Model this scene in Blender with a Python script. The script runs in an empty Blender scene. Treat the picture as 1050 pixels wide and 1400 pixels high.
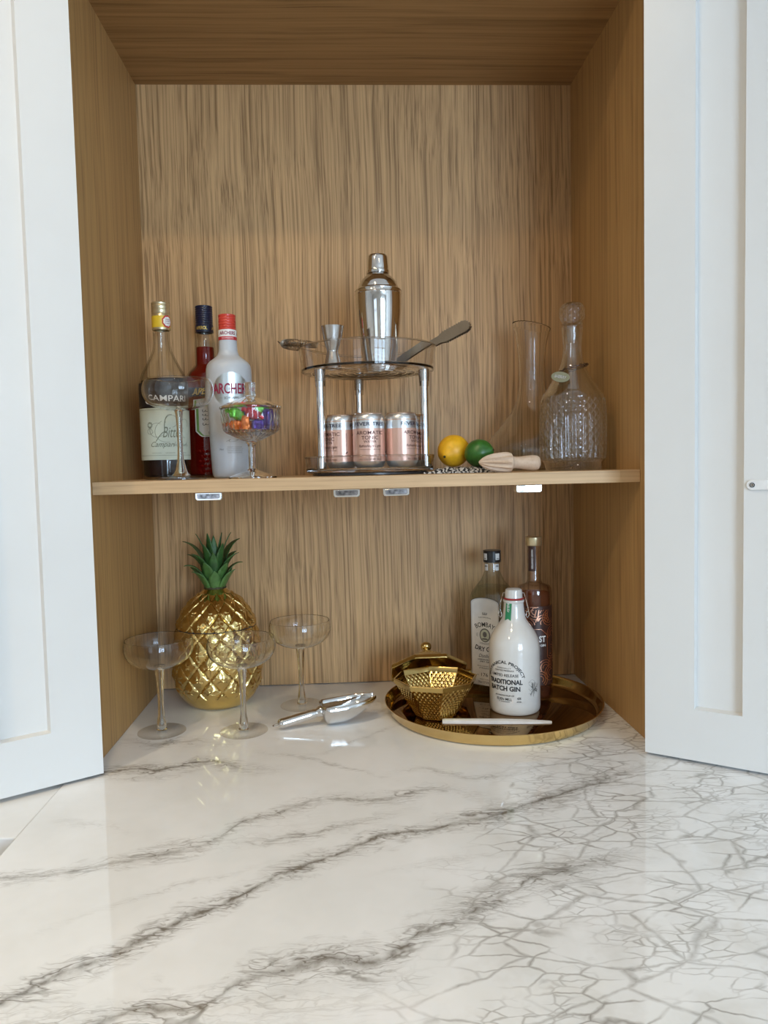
import bpy, math, random
import numpy as np
from mathutils import Vector, Matrix, noise as mnoise
PI = math.pi
random.seed(7)
scene = bpy.context.scene
COL = scene.collection

# ------------------------------------------------------------------ camera
def make_camera():
    yaw, pitch, roll = 0.0485, -0.0613, -0.0228
    f = Vector((math.sin(yaw)*math.cos(pitch), math.cos(yaw)*math.cos(pitch), math.sin(pitch)))
    r0 = Vector((math.cos(yaw), -math.sin(yaw), 0)); u0 = r0.cross(f)
    r = math.cos(roll)*r0 + math.sin(roll)*u0
    u = -math.sin(roll)*r0 + math.cos(roll)*u0
    cd = bpy.data.cameras.new('camera'); co = bpy.data.objects.new('camera', cd)
    m = Matrix((r, u, -f)).transposed().to_4x4()
    m.translation = Vector((-0.0358, -1.1067, 0.4169))
    co.matrix_world = m
    cd.sensor_fit = 'VERTICAL'; cd.sensor_height = 36.0; cd.sensor_width = 27.0
    cd.lens = 1037.74/1400*36.0
    cd.clip_start = 0.02; cd.clip_end = 50
    COL.objects.link(co); scene.camera = co
make_camera()

# ------------------------------------------------------------------ world, lights, exposure
scene.view_settings.view_transform = 'Standard'
scene.view_settings.look = 'None'
scene.view_settings.gamma = 1.0
scene.view_settings.use_curve_mapping = False
scene.view_settings.exposure = 0.09
w = bpy.data.worlds.new('world'); scene.world = w; w.use_nodes = True
w.node_tree.nodes['Background'].inputs[0].default_value = (0.75, 0.87, 1.0, 1)
w.node_tree.nodes['Background'].inputs[1].default_value = 1.0
scene.cycles.max_bounces = 14; scene.cycles.transparent_max_bounces = 24
scene.cycles.transmission_bounces = 10; scene.cycles.glossy_bounces = 6; scene.cycles.diffuse_bounces = 5
scene.cycles.sample_clamp_indirect = 4.0
scene.cycles.blur_glossy = 0.3

def area_light(name, loc, target, sx, sy, power, color, shape='RECTANGLE'):
    l = bpy.data.lights.new(name, 'AREA'); l.shape = shape; l.size = sx; l.size_y = sy
    l.energy = power; l.color = color
    o = bpy.data.objects.new(name, l); COL.objects.link(o); o.location = loc
    d = Vector(target)-Vector(loc)
    o.rotation_euler = d.to_track_quat('-Z', 'Y').to_euler()
    return o
DAY = (0.57, 0.77, 1.0)
WIN_R = (0.60, 2.00, -0.05, 1.30)      # daylight window in the wall behind the camera: x0, x1, z0, z1
WIN_L = (-1.75, -0.75, -0.05, 1.30)
area_light('window_daylight', (1.30, -3.72, 0.62), (1.30, 0, 0.62), 1.40, 1.35, 99, DAY)
area_light('window_daylight_small', (-1.25, -3.72, 0.62), (-1.25, 0, 0.62), 1.0, 1.35, 4, DAY)
DOWNLIGHTS = [(-0.30, -0.62), (0.50, -1.60), (-0.95, -1.15), (-0.9, -2.2)]
CEIL = 1.56

# ------------------------------------------------------------------ mesh helpers
class MB:
    def __init__(s): s.v = []; s.f = []
    def add(s, v, f):
        o = len(s.v); s.v += [tuple(p) for p in v]; s.f += [tuple(i+o for i in q) for q in f]; return s
    def box(s, a, b):
        x0, y0, z0 = a; x1, y1, z1 = b
        return s.add([(x0,y0,z0),(x1,y0,z0),(x1,y1,z0),(x0,y1,z0),(x0,y0,z1),(x1,y0,z1),(x1,y1,z1),(x0,y1,z1)],
              [(0,3,2,1),(4,5,6,7),(0,1,5,4),(1,2,6,5),(2,3,7,6),(3,0,4,7)])
    def lathe(s, prof, seg=48, fn=None, a0=0.0, a1=2*PI):
        full = abs(a1-a0-2*PI) < 1e-6
        n = seg if full else seg+1
        rows = []; V = []
        for r, z in prof:
            if r < 1e-7: rows.append([len(V)]); V.append((0, 0, z)); continue
            row = []
            for i in range(n):
                t = a0+(a1-a0)*i/seg
                rr, zz = (r, z) if fn is None else fn(r, z, t)
                row.append(len(V)); V.append((rr*math.sin(t), -rr*math.cos(t), zz))
            rows.append(row)
        F = []
        for A, B in zip(rows[:-1], rows[1:]):
            m = n if full else n-1
            for i in range(m):
                j = (i+1) % n
                if len(A) == 1 and len(B) == 1: continue
                if len(A) == 1: F.append((A[0], B[j], B[i]))
                elif len(B) == 1: F.append((A[i], A[j], B[0]))
                else: F.append((A[i], A[j], B[j], B[i]))
        return s.add(V, F)
    def tube(s, pts, rad, seg=8, closed=False, caps=True):
        P = [Vector(p) for p in pts]; n = len(P)
        R = rad if isinstance(rad, (list, tuple)) else [rad]*n
        V = []; F = []; up = None
        for i in range(n):
            if closed: t = (P[(i+1) % n]-P[i-1]).normalized()
            else: t = (P[min(i+1, n-1)]-P[max(i-1, 0)]).normalized()
            if up is None: up = t.orthogonal().normalized()
            up = (up - t*up.dot(t)).normalized(); b = t.cross(up)
            for k in range(seg):
                a = 2*PI*k/seg; V.append(P[i]+R[i]*(math.cos(a)*up+math.sin(a)*b))
        for i in range(n if closed else n-1):
            j = (i+1) % n
            for k in range(seg):
                l = (k+1) % seg
                F.append((i*seg+k, i*seg+l, j*seg+l, j*seg+k))
        if caps and not closed:
            F.append(tuple(range(seg-1, -1, -1))); F.append(tuple((n-1)*seg+k for k in range(seg)))
        return s.add(V, F)
    def prism(s, outline, th, M=None):
        """outline in local XZ (x, z), thickness th along +y"""
        n = len(outline)
        V = [Vector((x, 0, z)) for x, z in outline]+[Vector((x, th, z)) for x, z in outline]
        if M is not None: V = [M @ v for v in V]
        F = [tuple(range(n)), tuple(range(2*n-1, n-1, -1))]+[(i, i+n, (i+1) % n+n, (i+1) % n) for i in range(n)]
        return s.add(V, F)
    def grid(s, nu, nv, fn, flip=False):
        V = [fn(i/nu, j/nv) for j in range(nv+1) for i in range(nu+1)]
        F = []
        for j in range(nv):
            for i in range(nu):
                a = j*(nu+1)+i; q = (a, a+1, a+nu+2, a+nu+1)
                F.append(q[::-1] if flip else q)
        return s.add(V, F)
    def xf(s, M): s.v = [tuple(M @ Vector(p)) for p in s.v]; return s
    def obj(s, name, mat, parent=None, smooth=40, loc=(0,0,0), rz=0.0, bevel=0.0, bseg=2, kind=None):
        me = bpy.data.meshes.new(name); me.from_pydata(s.v, [], s.f); me.validate(); me.update()
        if mat: me.materials.append(mat)
        if smooth:
            me.polygons.foreach_set('use_smooth', [True]*len(me.polygons))
            me.set_sharp_from_angle(angle=math.radians(smooth))
        o = bpy.data.objects.new(name, me); COL.objects.link(o)
        o.location = loc; o.rotation_euler = (0, 0, rz)
        if parent: o.parent = parent
        if bevel:
            m = o.modifiers.new('bevel', 'BEVEL'); m.width = bevel; m.segments = bseg; m.limit_method = 'ANGLE'
            m.harden_normals = False
        if kind: o['kind'] = kind
        return o

def thing(name, label, cat, loc=(0,0,0), rz=0.0, group=None):
    o = bpy.data.objects.new(name, None); COL.objects.link(o); o.empty_display_size = 0.02
    o.location = loc; o.rotation_euler = (0, 0, rz); o['label'] = label; o['category'] = cat
    if group: o['group'] = group
    return o
def face_cam(x, y): return math.atan2(-0.0358-x, y+1.1067)
def copy_thing(root, loc, rz, label):
    r = root.copy(); COL.objects.link(r); r.location = loc; r.rotation_euler = (0, 0, rz); r['label'] = label
    for ch in list(root.children):
        c = ch.copy(); COL.objects.link(c); c.parent = r
        for g in ch.children:
            d = g.copy(); COL.objects.link(d); d.parent = c
    return r

# ------------------------------------------------------------------ text helper
_TC = {}
def text_geo(body, size=1.0, bold=0.0, shear=0.0, width=1.0, spacing=1.0):
    if 'M' in body or 'm' in body: bold = min(bold, 0.007)   # outline offset fills the narrow counters of an M
    key = (body, bold, shear, spacing)
    if key not in _TC:
        cu = bpy.data.curves.new('t', 'FONT'); cu.body = body; cu.size = 1.0; cu.offset = bold; cu.shear = shear
        cu.space_character = spacing; cu.align_x = 'CENTER'; cu.align_y = 'CENTER'; cu.resolution_u = 3
        ob = bpy.data.objects.new('t', cu); COL.objects.link(ob)
        dg = bpy.context.evaluated_depsgraph_get(); me = ob.evaluated_get(dg).to_mesh()
        V = [tuple(v.co) for v in me.vertices]; F = [tuple(p.vertices) for p in me.polygons]
        ob.evaluated_get(dg).to_mesh_clear(); bpy.data.objects.remove(ob); bpy.data.curves.remove(cu)
        _TC[key] = (V, F)
    V, F = _TC[key]
    return [(x*size*width, y*size) for x, y, z in V], F
def text_fit(body, width, height=None, **k):
    """text scaled so that its capital height/width in metres are as given; centred"""
    V, F = text_geo(body, 1.0, **k)
    xs = [p[0] for p in V]; ys = [p[1] for p in V]
    sx = width/(max(xs)-min(xs)); sy = sx if height is None else height/(max(ys)-min(ys))
    cx = (max(xs)+min(xs))/2; cy = (max(ys)+min(ys))/2
    return [((x-cx)*sx, (y-cy)*sy) for x, y in V], F
def on_cyl(r, a, z, eps=0.0004):
    """(u,v) -> lathe surface of radius r (number or function of z), centred at angle a, height z"""
    def m(u, v):
        rr = (r(z+v) if callable(r) else r)+eps
        t = a+u/rr
        return (rr*math.sin(t), -rr*math.cos(t), z+v)
    return m
def arc(R, inner, down=False):
    """bends a text line round a circle of radius R before `inner` maps it"""
    def m(u, v):
        if not down:
            t = u/R; return inner((R+v)*math.sin(t), (R+v)*math.cos(t)-R)
        t = u/R; return inner((R-v)*math.sin(t), R-(R-v)*math.cos(t))
    return m
def put(mb, geo, mapper):
    V, F = geo; return mb.add([mapper(x, y) for x, y in V], F)
def cyl_patch(mb, r, a0, a1, z0, z1, eps=0.0002, nu=24, nv=2):
    def fn(i, j):
        z = z0+(z1-z0)*j; rr = (r(z) if callable(r) else r)+eps; t = a0+(a1-a0)*i
        return (rr*math.sin(t), -rr*math.cos(t), z)
    return mb.grid(nu, nv, fn)
def interp(prof):
    """profile [(z, r)] -> r(z)"""
    p = sorted(prof); zs = [q[0] for q in p]; rs = [q[1] for q in p]
    return lambda z: float(np.interp(z, zs, rs))
def smooth_prof(pts, n=6):
    """Catmull-Rom through [(r, z)]"""
    P = [Vector((a, b)) for a, b in pts]; out = []
    for i in range(len(P)-1):
        p0 = P[max(i-1, 0)]; p1 = P[i]; p2 = P[i+1]; p3 = P[min(i+2, len(P)-1)]
        for k in range(n):
            t = k/n
            q = 0.5*((2*p1)+(p2-p0)*t+(2*p0-5*p1+4*p2-p3)*t*t+(3*p1-p0-3*p2+p3)*t**3)
            out.append((max(q.x, 0.0), q.y))
    out.append(tuple(P[-1])); return out

# ------------------------------------------------------------------ materials
def new_mat(name):
    m = bpy.data.materials.new(name); m.use_nodes = True; nt = m.node_tree; nt.nodes.clear()
    out = nt.nodes.new('ShaderNodeOutputMaterial'); return m, nt, out
def N(nt, typ, **kw):
    n = nt.nodes.new(typ)
    for k, v in kw.items():
        if k.startswith('in_'):
            key = k[3:]; key = int(key) if key.isdigit() else key
            n.inputs[key].default_value = v
        else: setattr(n, k, v)
    return n
def math_n(nt, op, a, b=None, clamp=False):
    n = nt.nodes.new('ShaderNodeMath'); n.operation = op; n.use_clamp = clamp
    for i, x in enumerate((a, b)):
        if x is None: continue
        if isinstance(x, (int, float)): n.inputs[i].default_value = x
        else: nt.links.new(x, n.inputs[i])
    return n.outputs[0]
def ramp(nt, fac, stops, interp_='LINEAR'):
    n = nt.nodes.new('ShaderNodeValToRGB'); e = n.color_ramp; e.interpolation = interp_
    while len(e.elements) < len(stops): e.elements.new(0.5)
    for el, (p, c) in zip(e.elements, stops):
        el.position = p; el.color = c if len(c) == 4 else (*c, 1)
    nt.links.new(fac, n.inputs[0]); return n.outputs[0]
def mix_c(nt, fac, a, b, blend='MIX'):
    n = nt.nodes.new('ShaderNodeMix'); n.data_type = 'RGBA'; n.blend_type = blend
    for s, x in ((n.inputs[0], fac), (n.inputs[6], a), (n.inputs[7], b)):
        if isinstance(x, (int, float)): s.default_value = x
        elif isinstance(x, tuple): s.default_value = x if len(x) == 4 else (*x, 1)
        else: nt.links.new(x, s)
    return n.outputs[2]
def coords(nt, scale=(1,1,1), kind='Object', rot=(0,0,0)):
    tc = N(nt, 'ShaderNodeTexCoord'); mp = N(nt, 'ShaderNodeMapping')
    mp.inputs['Scale'].default_value = scale; mp.inputs['Rotation'].default_value = rot
    nt.links.new(tc.outputs[kind], mp.inputs[0]); return mp.outputs[0]
def noise_n(nt, vec, scale, detail=3, rough=0.5, dist=0.0):
    n = N(nt, 'ShaderNodeTexNoise'); n.inputs['Scale'].default_value = scale; n.inputs['Detail'].default_value = detail
    n.inputs['Roughness'].default_value = rough; n.inputs['Distortion'].default_value = dist
    nt.links.new(vec, n.inputs['Vector']); return n
def bump(nt, h, strength, dist=0.001):
    b = N(nt, 'ShaderNodeBump'); b.inputs['Strength'].default_value = strength; b.inputs['Distance'].default_value = dist
    nt.links.new(h, b.inputs['Height']); return b.outputs[0]
def principled(nt, out, color=(0.8,0.8,0.8), rough=0.5, metal=0.0, **kw):
    p = N(nt, 'ShaderNodeBsdfPrincipled')
    if isinstance(color, tuple): p.inputs['Base Color'].default_value = (*color, 1) if len(color) == 3 else color
    else: nt.links.new(color, p.inputs['Base Color'])
    p.inputs['Roughness'].default_value = rough; p.inputs['Metallic'].default_value = metal
    for k, v in kw.items(): p.inputs[k].default_value = v
    nt.links.new(p.outputs[0], out.inputs[0]); return p
def plain(name, color, rough=0.5, metal=0.0, var=0.06, vscale=60.0, bmp=0.0, **kw):
    m, nt, out = new_mat(name)
    nz = noise_n(nt, coords(nt), vscale, 3)
    c = ramp(nt, nz.outputs[0], [(0.3, tuple(x*(1-var) for x in color)), (0.7, tuple(min(1, x*(1+var)) for x in color))])
    p = principled(nt, out, c, rough, metal, **kw)
    if bmp: nt.links.new(bump(nt, nz.outputs[0], bmp), p.inputs['Normal'])
    return m
def wood(name, grain='z', light=(0.65,0.395,0.18), dark=(0.25,0.138,0.055), contrast=1.0, fine=1.0):
    m, nt, out = new_mat(name)
    k = 0.015
    sc = {'z': (1,1,k), 'x': (k,1,1), 'y': (1,k,1)}[grain]
    base = coords(nt, sc)
    # slow sideways wander of the grain
    wv = coords(nt, {'z': (1,1,0.5), 'x': (0.5,1,1), 'y': (1,0.5,1)}[grain])
    wn = noise_n(nt, wv, 5, 2)
    sub = N(nt, 'ShaderNodeVectorMath', operation='SUBTRACT'); nt.links.new(wn.outputs['Color'], sub.inputs[0]); sub.inputs[1].default_value = (0.5,0.5,0.5)
    scl = N(nt, 'ShaderNodeVectorMath', operation='SCALE'); nt.links.new(sub.outputs[0], scl.inputs[0]); scl.inputs['Scale'].default_value = 0.016
    ad = N(nt, 'ShaderNodeVectorMath', operation='ADD'); nt.links.new(base, ad.inputs[0]); nt.links.new(scl.outputs[0], ad.inputs[1])
    v = ad.outputs[0]
    n1 = noise_n(nt, v, 130*fine, 4, 0.6); n2 = noise_n(nt, v, 26*fine, 3, 0.55); n3 = noise_n(nt, v, 330*fine, 2, 0.5)
    a = math_n(nt, 'MULTIPLY', n1.outputs[0], 0.66); b = math_n(nt, 'MULTIPLY', n2.outputs[0], 0.16); c_ = math_n(nt, 'MULTIPLY', n3.outputs[0], 0.30)
    h = math_n(nt, 'ADD', math_n(nt, 'ADD', a, b), c_)
    mid = tuple(l*0.62+d*0.38 for l, d in zip(light, dark))
    w_ = 0.13/contrast
    col = ramp(nt, h, [(0.56-w_, dark), (0.56-0.1*w_, mid), (0.56+w_, light)])
    tone = tuple(l*0.55+d*0.45 for l, d in zip(light, dark))
    big = noise_n(nt, coords(nt, {'z': (1,1,0.2), 'x': (0.2,1,1), 'y': (1,0.2,1)}[grain]), 9, 2)
    col = mix_c(nt, math_n(nt, 'MULTIPLY', big.outputs[0], 0.35), col, tone)
    p = principled(nt, out, col, 0.5, 0.0, **{'Specular IOR Level': 0.35})
    nt.links.new(bump(nt, h, 0.25, 0.0008), p.inputs['Normal'])
    return m
def glass_thin(name, tint=(0.99,0.993,0.99), edge=(0.62,0.64,0.63), refl=1.0, rough=0.0, rimpow=7.0, fpow=4.5):
    """thin clear wall: straight-through transmission, darker and more mirror-like at grazing angles"""
    m, nt, out = new_mat(name)
    lw = N(nt, 'ShaderNodeLayerWeight'); lw.inputs['Blend'].default_value = 0.5
    f5 = math_n(nt, 'POWER', lw.outputs['Facing'], fpow)
    fr = math_n(nt, 'ADD', math_n(nt, 'MULTIPLY', f5, 0.75*refl), 0.045*refl)
    e = math_n(nt, 'POWER', lw.outputs['Facing'], rimpow)
    tr = N(nt, 'ShaderNodeBsdfTransparent'); nt.links.new(mix_c(nt, e, tint, edge), tr.inputs[0])
    gl = N(nt, 'ShaderNodeBsdfGlossy'); gl.inputs['Roughness'].default_value = rough; gl.inputs[0].default_value = (1,1,1,1)
    mx = N(nt, 'ShaderNodeMixShader'); nt.links.new(fr, mx.inputs[0]); nt.links.new(tr.outputs[0], mx.inputs[1]); nt.links.new(gl.outputs[0], mx.inputs[2])
    nt.links.new(mx.outputs[0], out.inputs[0]); return m
def glass_solid(name, color=(0.96,0.97,0.965), ior=1.47, rough=0.0, bscale=0):
    m, nt, out = new_mat(name)
    p = principled(nt, out, color, rough, 0.0, **{'Transmission Weight': 1.0, 'IOR': ior})
    if bscale:
        nz = noise_n(nt, coords(nt), bscale, 2); nt.links.new(bump(nt, nz.outputs[0], 0.3), p.inputs['Normal'])
    return m
def liquid(name, through, body, amount=0.5):
    """coloured drink: partly lets the background through, partly scatters its own colour, glossy where it meets the glass"""
    m, nt, out = new_mat(name)
    tr = N(nt, 'ShaderNodeBsdfTransparent'); tr.inputs[0].default_value = (*through, 1)
    nz = noise_n(nt, coords(nt), 25, 2)
    c = mix_c(nt, nz.outputs[0], tuple(x*0.8 for x in body), tuple(x*1.2 for x in body))
    pb = N(nt, 'ShaderNodeBsdfPrincipled'); nt.links.new(c, pb.inputs['Base Color']); pb.inputs['Roughness'].default_value = 0.12; pb.inputs['Specular IOR Level'].default_value = 0.12
    mx = N(nt, 'ShaderNodeMixShader'); mx.inputs[0].default_value = amount
    nt.links.new(tr.outputs[0], mx.inputs[1]); nt.links.new(pb.outputs[0], mx.inputs[2]); nt.links.new(mx.outputs[0], out.inputs[0]); return m

def marble():
    m, nt, out = new_mat('marble')
    L = nt.links
    P = coords(nt)
    def warp(vec, scale, amt, detail=3):
        n = noise_n(nt, vec, scale, detail, 0.55)
        s = N(nt, 'ShaderNodeVectorMath', operation='SUBTRACT'); L.new(n.outputs['Color'], s.inputs[0]); s.inputs[1].default_value = (0.5,0.5,0.5)
        k = N(nt, 'ShaderNodeVectorMath', operation='SCALE'); L.new(s.outputs[0], k.inputs[0]); k.inputs['Scale'].default_value = amt
        a = N(nt, 'ShaderNodeVectorMath', operation='ADD'); L.new(vec, a.inputs[0]); L.new(k.outputs[0], a.inputs[1]); return a.outputs[0]
    P1 = warp(P, 16, 0.026, 4)
    P2 = warp(P1, 80, 0.012, 4)
    sp = N(nt, 'ShaderNodeSeparateXYZ'); L.new(P2, sp.inputs[0]); X, Y = sp.outputs[0], sp.outputs[1]
    XN = math_n(nt, 'DIVIDE', math_n(nt, 'ADD', X, 0.6), 1.6, True)
    YN = math_n(nt, 'DIVIDE', math_n(nt, 'ADD', Y, 0.8), 1.2)
    brk = noise_n(nt, P, 38, 4, 0.6).outputs[0]
    brk2 = noise_n(nt, P, 11, 3, 0.6).outputs[0]
    total = band = None
    VE = [  # polyline (x, y) on the slab, half width (m), strength, soft
        ([(-.60,-.70),(-.319,-.518),(-.288,-.488),(-.25,-.466),(-.225,-.442),(-.198,-.416),(-.149,-.379),(-.116,-.352),(-.08,-.327),(-.033,-.293),(-.004,-.271),(.034,-.266),(.078,-.256),(.142,-.236),(.174,-.214),(.257,-.169),(.4,-.1)], .0085, .95),
        ([(-.60,-.35),(-.404,-.326),(-.35,-.323),(-.312,-.313),(-.262,-.298),(-.211,-.278),(-.197,-.266),(-.17,-.228),(-.145,-.217),(-.112,-.195),(-.086,-.177),(-.04,-.176),(.001,-.182),(.064,-.156),(.092,-.157),(.124,-.188),(.157,-.208)], .0075, .75),
        ([(-.211,-.278),(-.156,-.273),(-.123,-.273),(-.082,-.262),(-.023,-.237),(.05,-.2)], .006, .7),
        ([(-.18,-.25),(-.145,-.235),(-.11,-.225),(-.06,-.2)], .016, .42),
        ([(-.4,-.62),(-.226,-.546),(-.201,-.535),(-.162,-.535),(-.147,-.522),(-.12,-.502),(-.103,-.495),(-.061,-.484),(-.036,-.491),(-.014,-.488),(.017,-.455),(.051,-.444),(.067,-.432),(.108,-.399),(.135,-.375),(.178,-.368),(.3,-.32)], .010, .85),
        ([(-.2,-.56),(-.16,-.55),(-.1,-.525),(-.04,-.52),(.02,-.49)], .015, .4),
        ([(-.60,-.09),(-.381,-.055),(-.338,-.047),(-.31,-.058),(-.281,-.048),(-.268,-.03),(-.238,-.031),(-.192,-.062),(-.12,-.08)], .0075, .95),
        ([(-.42,-.10),(-.36,-.08),(-.30,-.085),(-.25,-.06),(-.2,-.03)], .004, .5),
        ([(-.191,.006),(-.124,-.024),(-.06,-.063),(.004,-.113),(.037,-.13)], .003, .55),
        ([(-.42,.075),(-.396,.068),(-.34,.043),(-.276,.055),(-.251,.043),(-.2,.02)], .0075, .8),
        ([(-.13,-.03),(-.082,-.02),(.007,.062),(.057,.107),(.1,.16)], .0035, .45),
        ([(-.42,-.19),(-.37,-.21),(-.32,-.22),(-.28,-.245)], .003, .45),
        ([(-.34,-.44),(-.28,-.395),(-.22,-.36),(-.17,-.345),(-.1,-.31)], .0025, .28),
        ([(-.02,-.36),(.06,-.335),(.13,-.325),(.17,-.31)], .0025, .4),
        ([(.0,-.10),(.06,-.09),(.12,-.13),(.18,-.12),(.25,-.05)], .004, .55),
        ([(-.30,.10),(-.22,.13),(-.12,.12),(-.02,.15),(.06,.19)], .003, .3),
    ]
    for pts, hw, st in VE:
        fc = N(nt, 'ShaderNodeFloatCurve'); cv = fc.mapping.curves[0]
        q = [((x+.6)/1.6, (y+.8)/1.2) for x, y in pts]
        cv.points[0].location = q[0]; cv.points[1].location = q[-1]
        for x, y in q[1:-1]: cv.points.new(x, y)
        for pnt in cv.points: pnt.handle_type = 'VECTOR'
        fc.mapping.use_clip = False; fc.mapping.update()
        L.new(XN, fc.inputs['Value'])
        d = math_n(nt, 'MULTIPLY', math_n(nt, 'ABSOLUTE', math_n(nt, 'SUBTRACT', YN, fc.outputs[0])), 1.2)
        wv = math_n(nt, 'MULTIPLY', math_n(nt, 'ADD', math_n(nt, 'POWER', brk2, 2.0), 0.08), hw*4.2)
        line = math_n(nt, 'SUBTRACT', 1.0, math_n(nt, 'DIVIDE', d, wv), True)
        x0, x1 = q[0][0], q[-1][0]
        f0 = math_n(nt, 'MULTIPLY', math_n(nt, 'SUBTRACT', XN, x0), 16, True)
        f1 = math_n(nt, 'MULTIPLY', math_n(nt, 'SUBTRACT', x1, XN), 13, True)
        line = math_n(nt, 'MULTIPLY', math_n(nt, 'MULTIPLY', line, f0), math_n(nt, 'MULTIPLY', f1, st))
        total = line if total is None else math_n(nt, 'MAXIMUM', total, line)
        bnd = math_n(nt, 'MULTIPLY', math_n(nt, 'MULTIPLY', math_n(nt, 'MULTIPLY', math_n(nt, 'SUBTRACT', 1.0, math_n(nt, 'DIVIDE', d, math_n(nt, 'MULTIPLY', wv, 2.6)), True), f0), f1), st)
        band = bnd if band is None else math_n(nt, 'MAXIMUM', band, bnd)
    # fine strands that run inside a soft band round every vein
    Pw = warp(P, 26, 0.014, 3)
    rotv = N(nt, 'ShaderNodeMapping'); L.new(Pw, rotv.inputs[0]); rotv.inputs['Rotation'].default_value = (0, 0, -0.62); rotv.inputs['Scale'].default_value = (0.62, 1.35, 1)
    def cracks(scale, lo, amt, pw=1.3):
        vo = N(nt, 'ShaderNodeTexVoronoi', feature='DISTANCE_TO_EDGE'); vo.inputs['Scale'].default_value = scale
        L.new(rotv.outputs[0], vo.inputs['Vector'])
        c = math_n(nt, 'SUBTRACT', 1.0, math_n(nt, 'DIVIDE', vo.outputs[0], lo), True)
        return math_n(nt, 'MULTIPLY', math_n(nt, 'POWER', c, pw), amt)
    fl = N(nt, 'ShaderNodeMapping'); L.new(P1, fl.inputs[0]); fl.inputs['Rotation'].default_value = (0, 0, -0.62); fl.inputs['Scale'].default_value = (0.34, 1.5, 1)
    def flow(scale, w_, amt, dist):
        n = noise_n(nt, fl.outputs[0], scale, 3, 0.5, dist).outputs[0]
        r_ = math_n(nt, 'SUBTRACT', 1.0, math_n(nt, 'DIVIDE', math_n(nt, 'ABSOLUTE', math_n(nt, 'SUBTRACT', n, 0.5)), w_), True)
        return math_n(nt, 'MULTIPLY', math_n(nt, 'POWER', r_, 1.3), amt)
    strands = math_n(nt, 'MAXIMUM', math_n(nt, 'MAXIMUM', flow(26, 0.035, 1.0, 0.9), flow(60, 0.05, 0.75, 0.6)), cracks(40, 0.06, 0.35))
    fine_n = noise_n(nt, rotv.outputs[0], 90, 4, 0.65).outputs[0]
    core = math_n(nt, 'MULTIPLY', math_n(nt, 'POWER', total, 1.7), math_n(nt, 'MULTIPLY', math_n(nt, 'SUBTRACT', brk, 0.22), 2.6, True))
    band_m = math_n(nt, 'MULTIPLY', band, strands)
    wash = math_n(nt, 'MULTIPLY', math_n(nt, 'MULTIPLY', band, math_n(nt, 'MULTIPLY', math_n(nt, 'SUBTRACT', fine_n, 0.36), 2.2, True)), 0.42)
    total = math_n(nt, 'MAXIMUM', core, math_n(nt, 'MAXIMUM', band_m, wash))
    # a net of fine cracks that fills the right-hand side
    sp0 = N(nt, 'ShaderNodeSeparateXYZ'); L.new(P1, sp0.inputs[0])
    side = math_n(nt, 'SUBTRACT', sp0.outputs[0], math_n(nt, 'ADD', math_n(nt, 'MULTIPLY', sp0.outputs[1], 0.44), 0.225))
    side = math_n(nt, 'ADD', side, math_n(nt, 'MULTIPLY', math_n(nt, 'SUBTRACT', brk2, 0.5), 0.18))
    mask = math_n(nt, 'MULTIPLY', math_n(nt, 'ADD', side, 0.02), 14, True)
    zone = math_n(nt, 'MULTIPLY', math_n(nt, 'SUBTRACT', noise_n(nt, P, 9, 3).outputs[0], 0.44), 8, True)
    zone2 = math_n(nt, 'MULTIPLY', math_n(nt, 'SUBTRACT', noise_n(nt, P, 13, 3).outputs[0], 0.50), 9, True)
    big = math_n(nt, 'MULTIPLY', cracks(14, 0.032, 0.95, 1.0), math_n(nt, 'ADD', math_n(nt, 'MULTIPLY', fine_n, 1.1), 0.1, True))
    mid_ = math_n(nt, 'MULTIPLY', cracks(31, 0.052, 0.85, 1.0), zone)
    small = math_n(nt, 'MULTIPLY', cracks(72, 0.08, 0.70, 1.0), zone2)
    net = math_n(nt, 'MULTIPLY', math_n(nt, 'MAXIMUM', big, math_n(nt, 'MAXIMUM', mid_, small)), mask)
    total = math_n(nt, 'MAXIMUM', total, math_n(nt, 'MULTIPLY', net, math_n(nt, 'ADD', math_n(nt, 'MULTIPLY', brk, 0.80), 0.22, True)))
    cloud = noise_n(nt, P1, 6, 4, 0.6).outputs[0]
    basec = ramp(nt, cloud, [(0.35, (0.80,0.82,0.825)), (0.62, (0.88,0.90,0.915))])
    halo = math_n(nt, 'MULTIPLY', mask, math_n(nt, 'MULTIPLY', math_n(nt, 'SUBTRACT', noise_n(nt, P1, 18, 4, 0.6).outputs[0], 0.45), 1.5, True))
    basec = mix_c(nt, halo, basec, (0.56,0.545,0.50))
    col = mix_c(nt, math_n(nt, 'MULTIPLY', total, 1.3, True), basec, (0.20,0.185,0.16))
    principled(nt, out, col, 0.045, 0.0, **{'Specular IOR Level': 0.55})
    return m

M = {}
M['oak_v'] = wood('oak_vertical_grain', 'z', contrast=1.3, fine=1.9)
M['oak_side'] = wood('oak_side_panel', 'z', light=(0.56,0.335,0.130), dark=(0.28,0.150,0.052), contrast=0.75, fine=1.0)
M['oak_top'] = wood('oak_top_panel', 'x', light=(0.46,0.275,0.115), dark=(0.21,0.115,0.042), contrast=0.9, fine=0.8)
M['oak_shelf'] = wood('oak_shelf_board', 'x', light=(0.66,0.45,0.25), dark=(0.38,0.24,0.12), contrast=0.9, fine=0.9)
M['paint'] = plain('white_satin_paint', (0.73,0.725,0.70), 0.32, var=0.012, vscale=9)
M['wall'] = plain('wall_paint', (0.80,0.79,0.76), 0.7, var=0.02, vscale=8)
M['ceilpaint'] = plain('ceiling_paint', (0.86,0.85,0.82), 0.8, var=0.02, vscale=8)
M['floor'] = plain('floor_boards', (0.34,0.25,0.17), 0.45, var=0.25, vscale=5)
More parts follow.
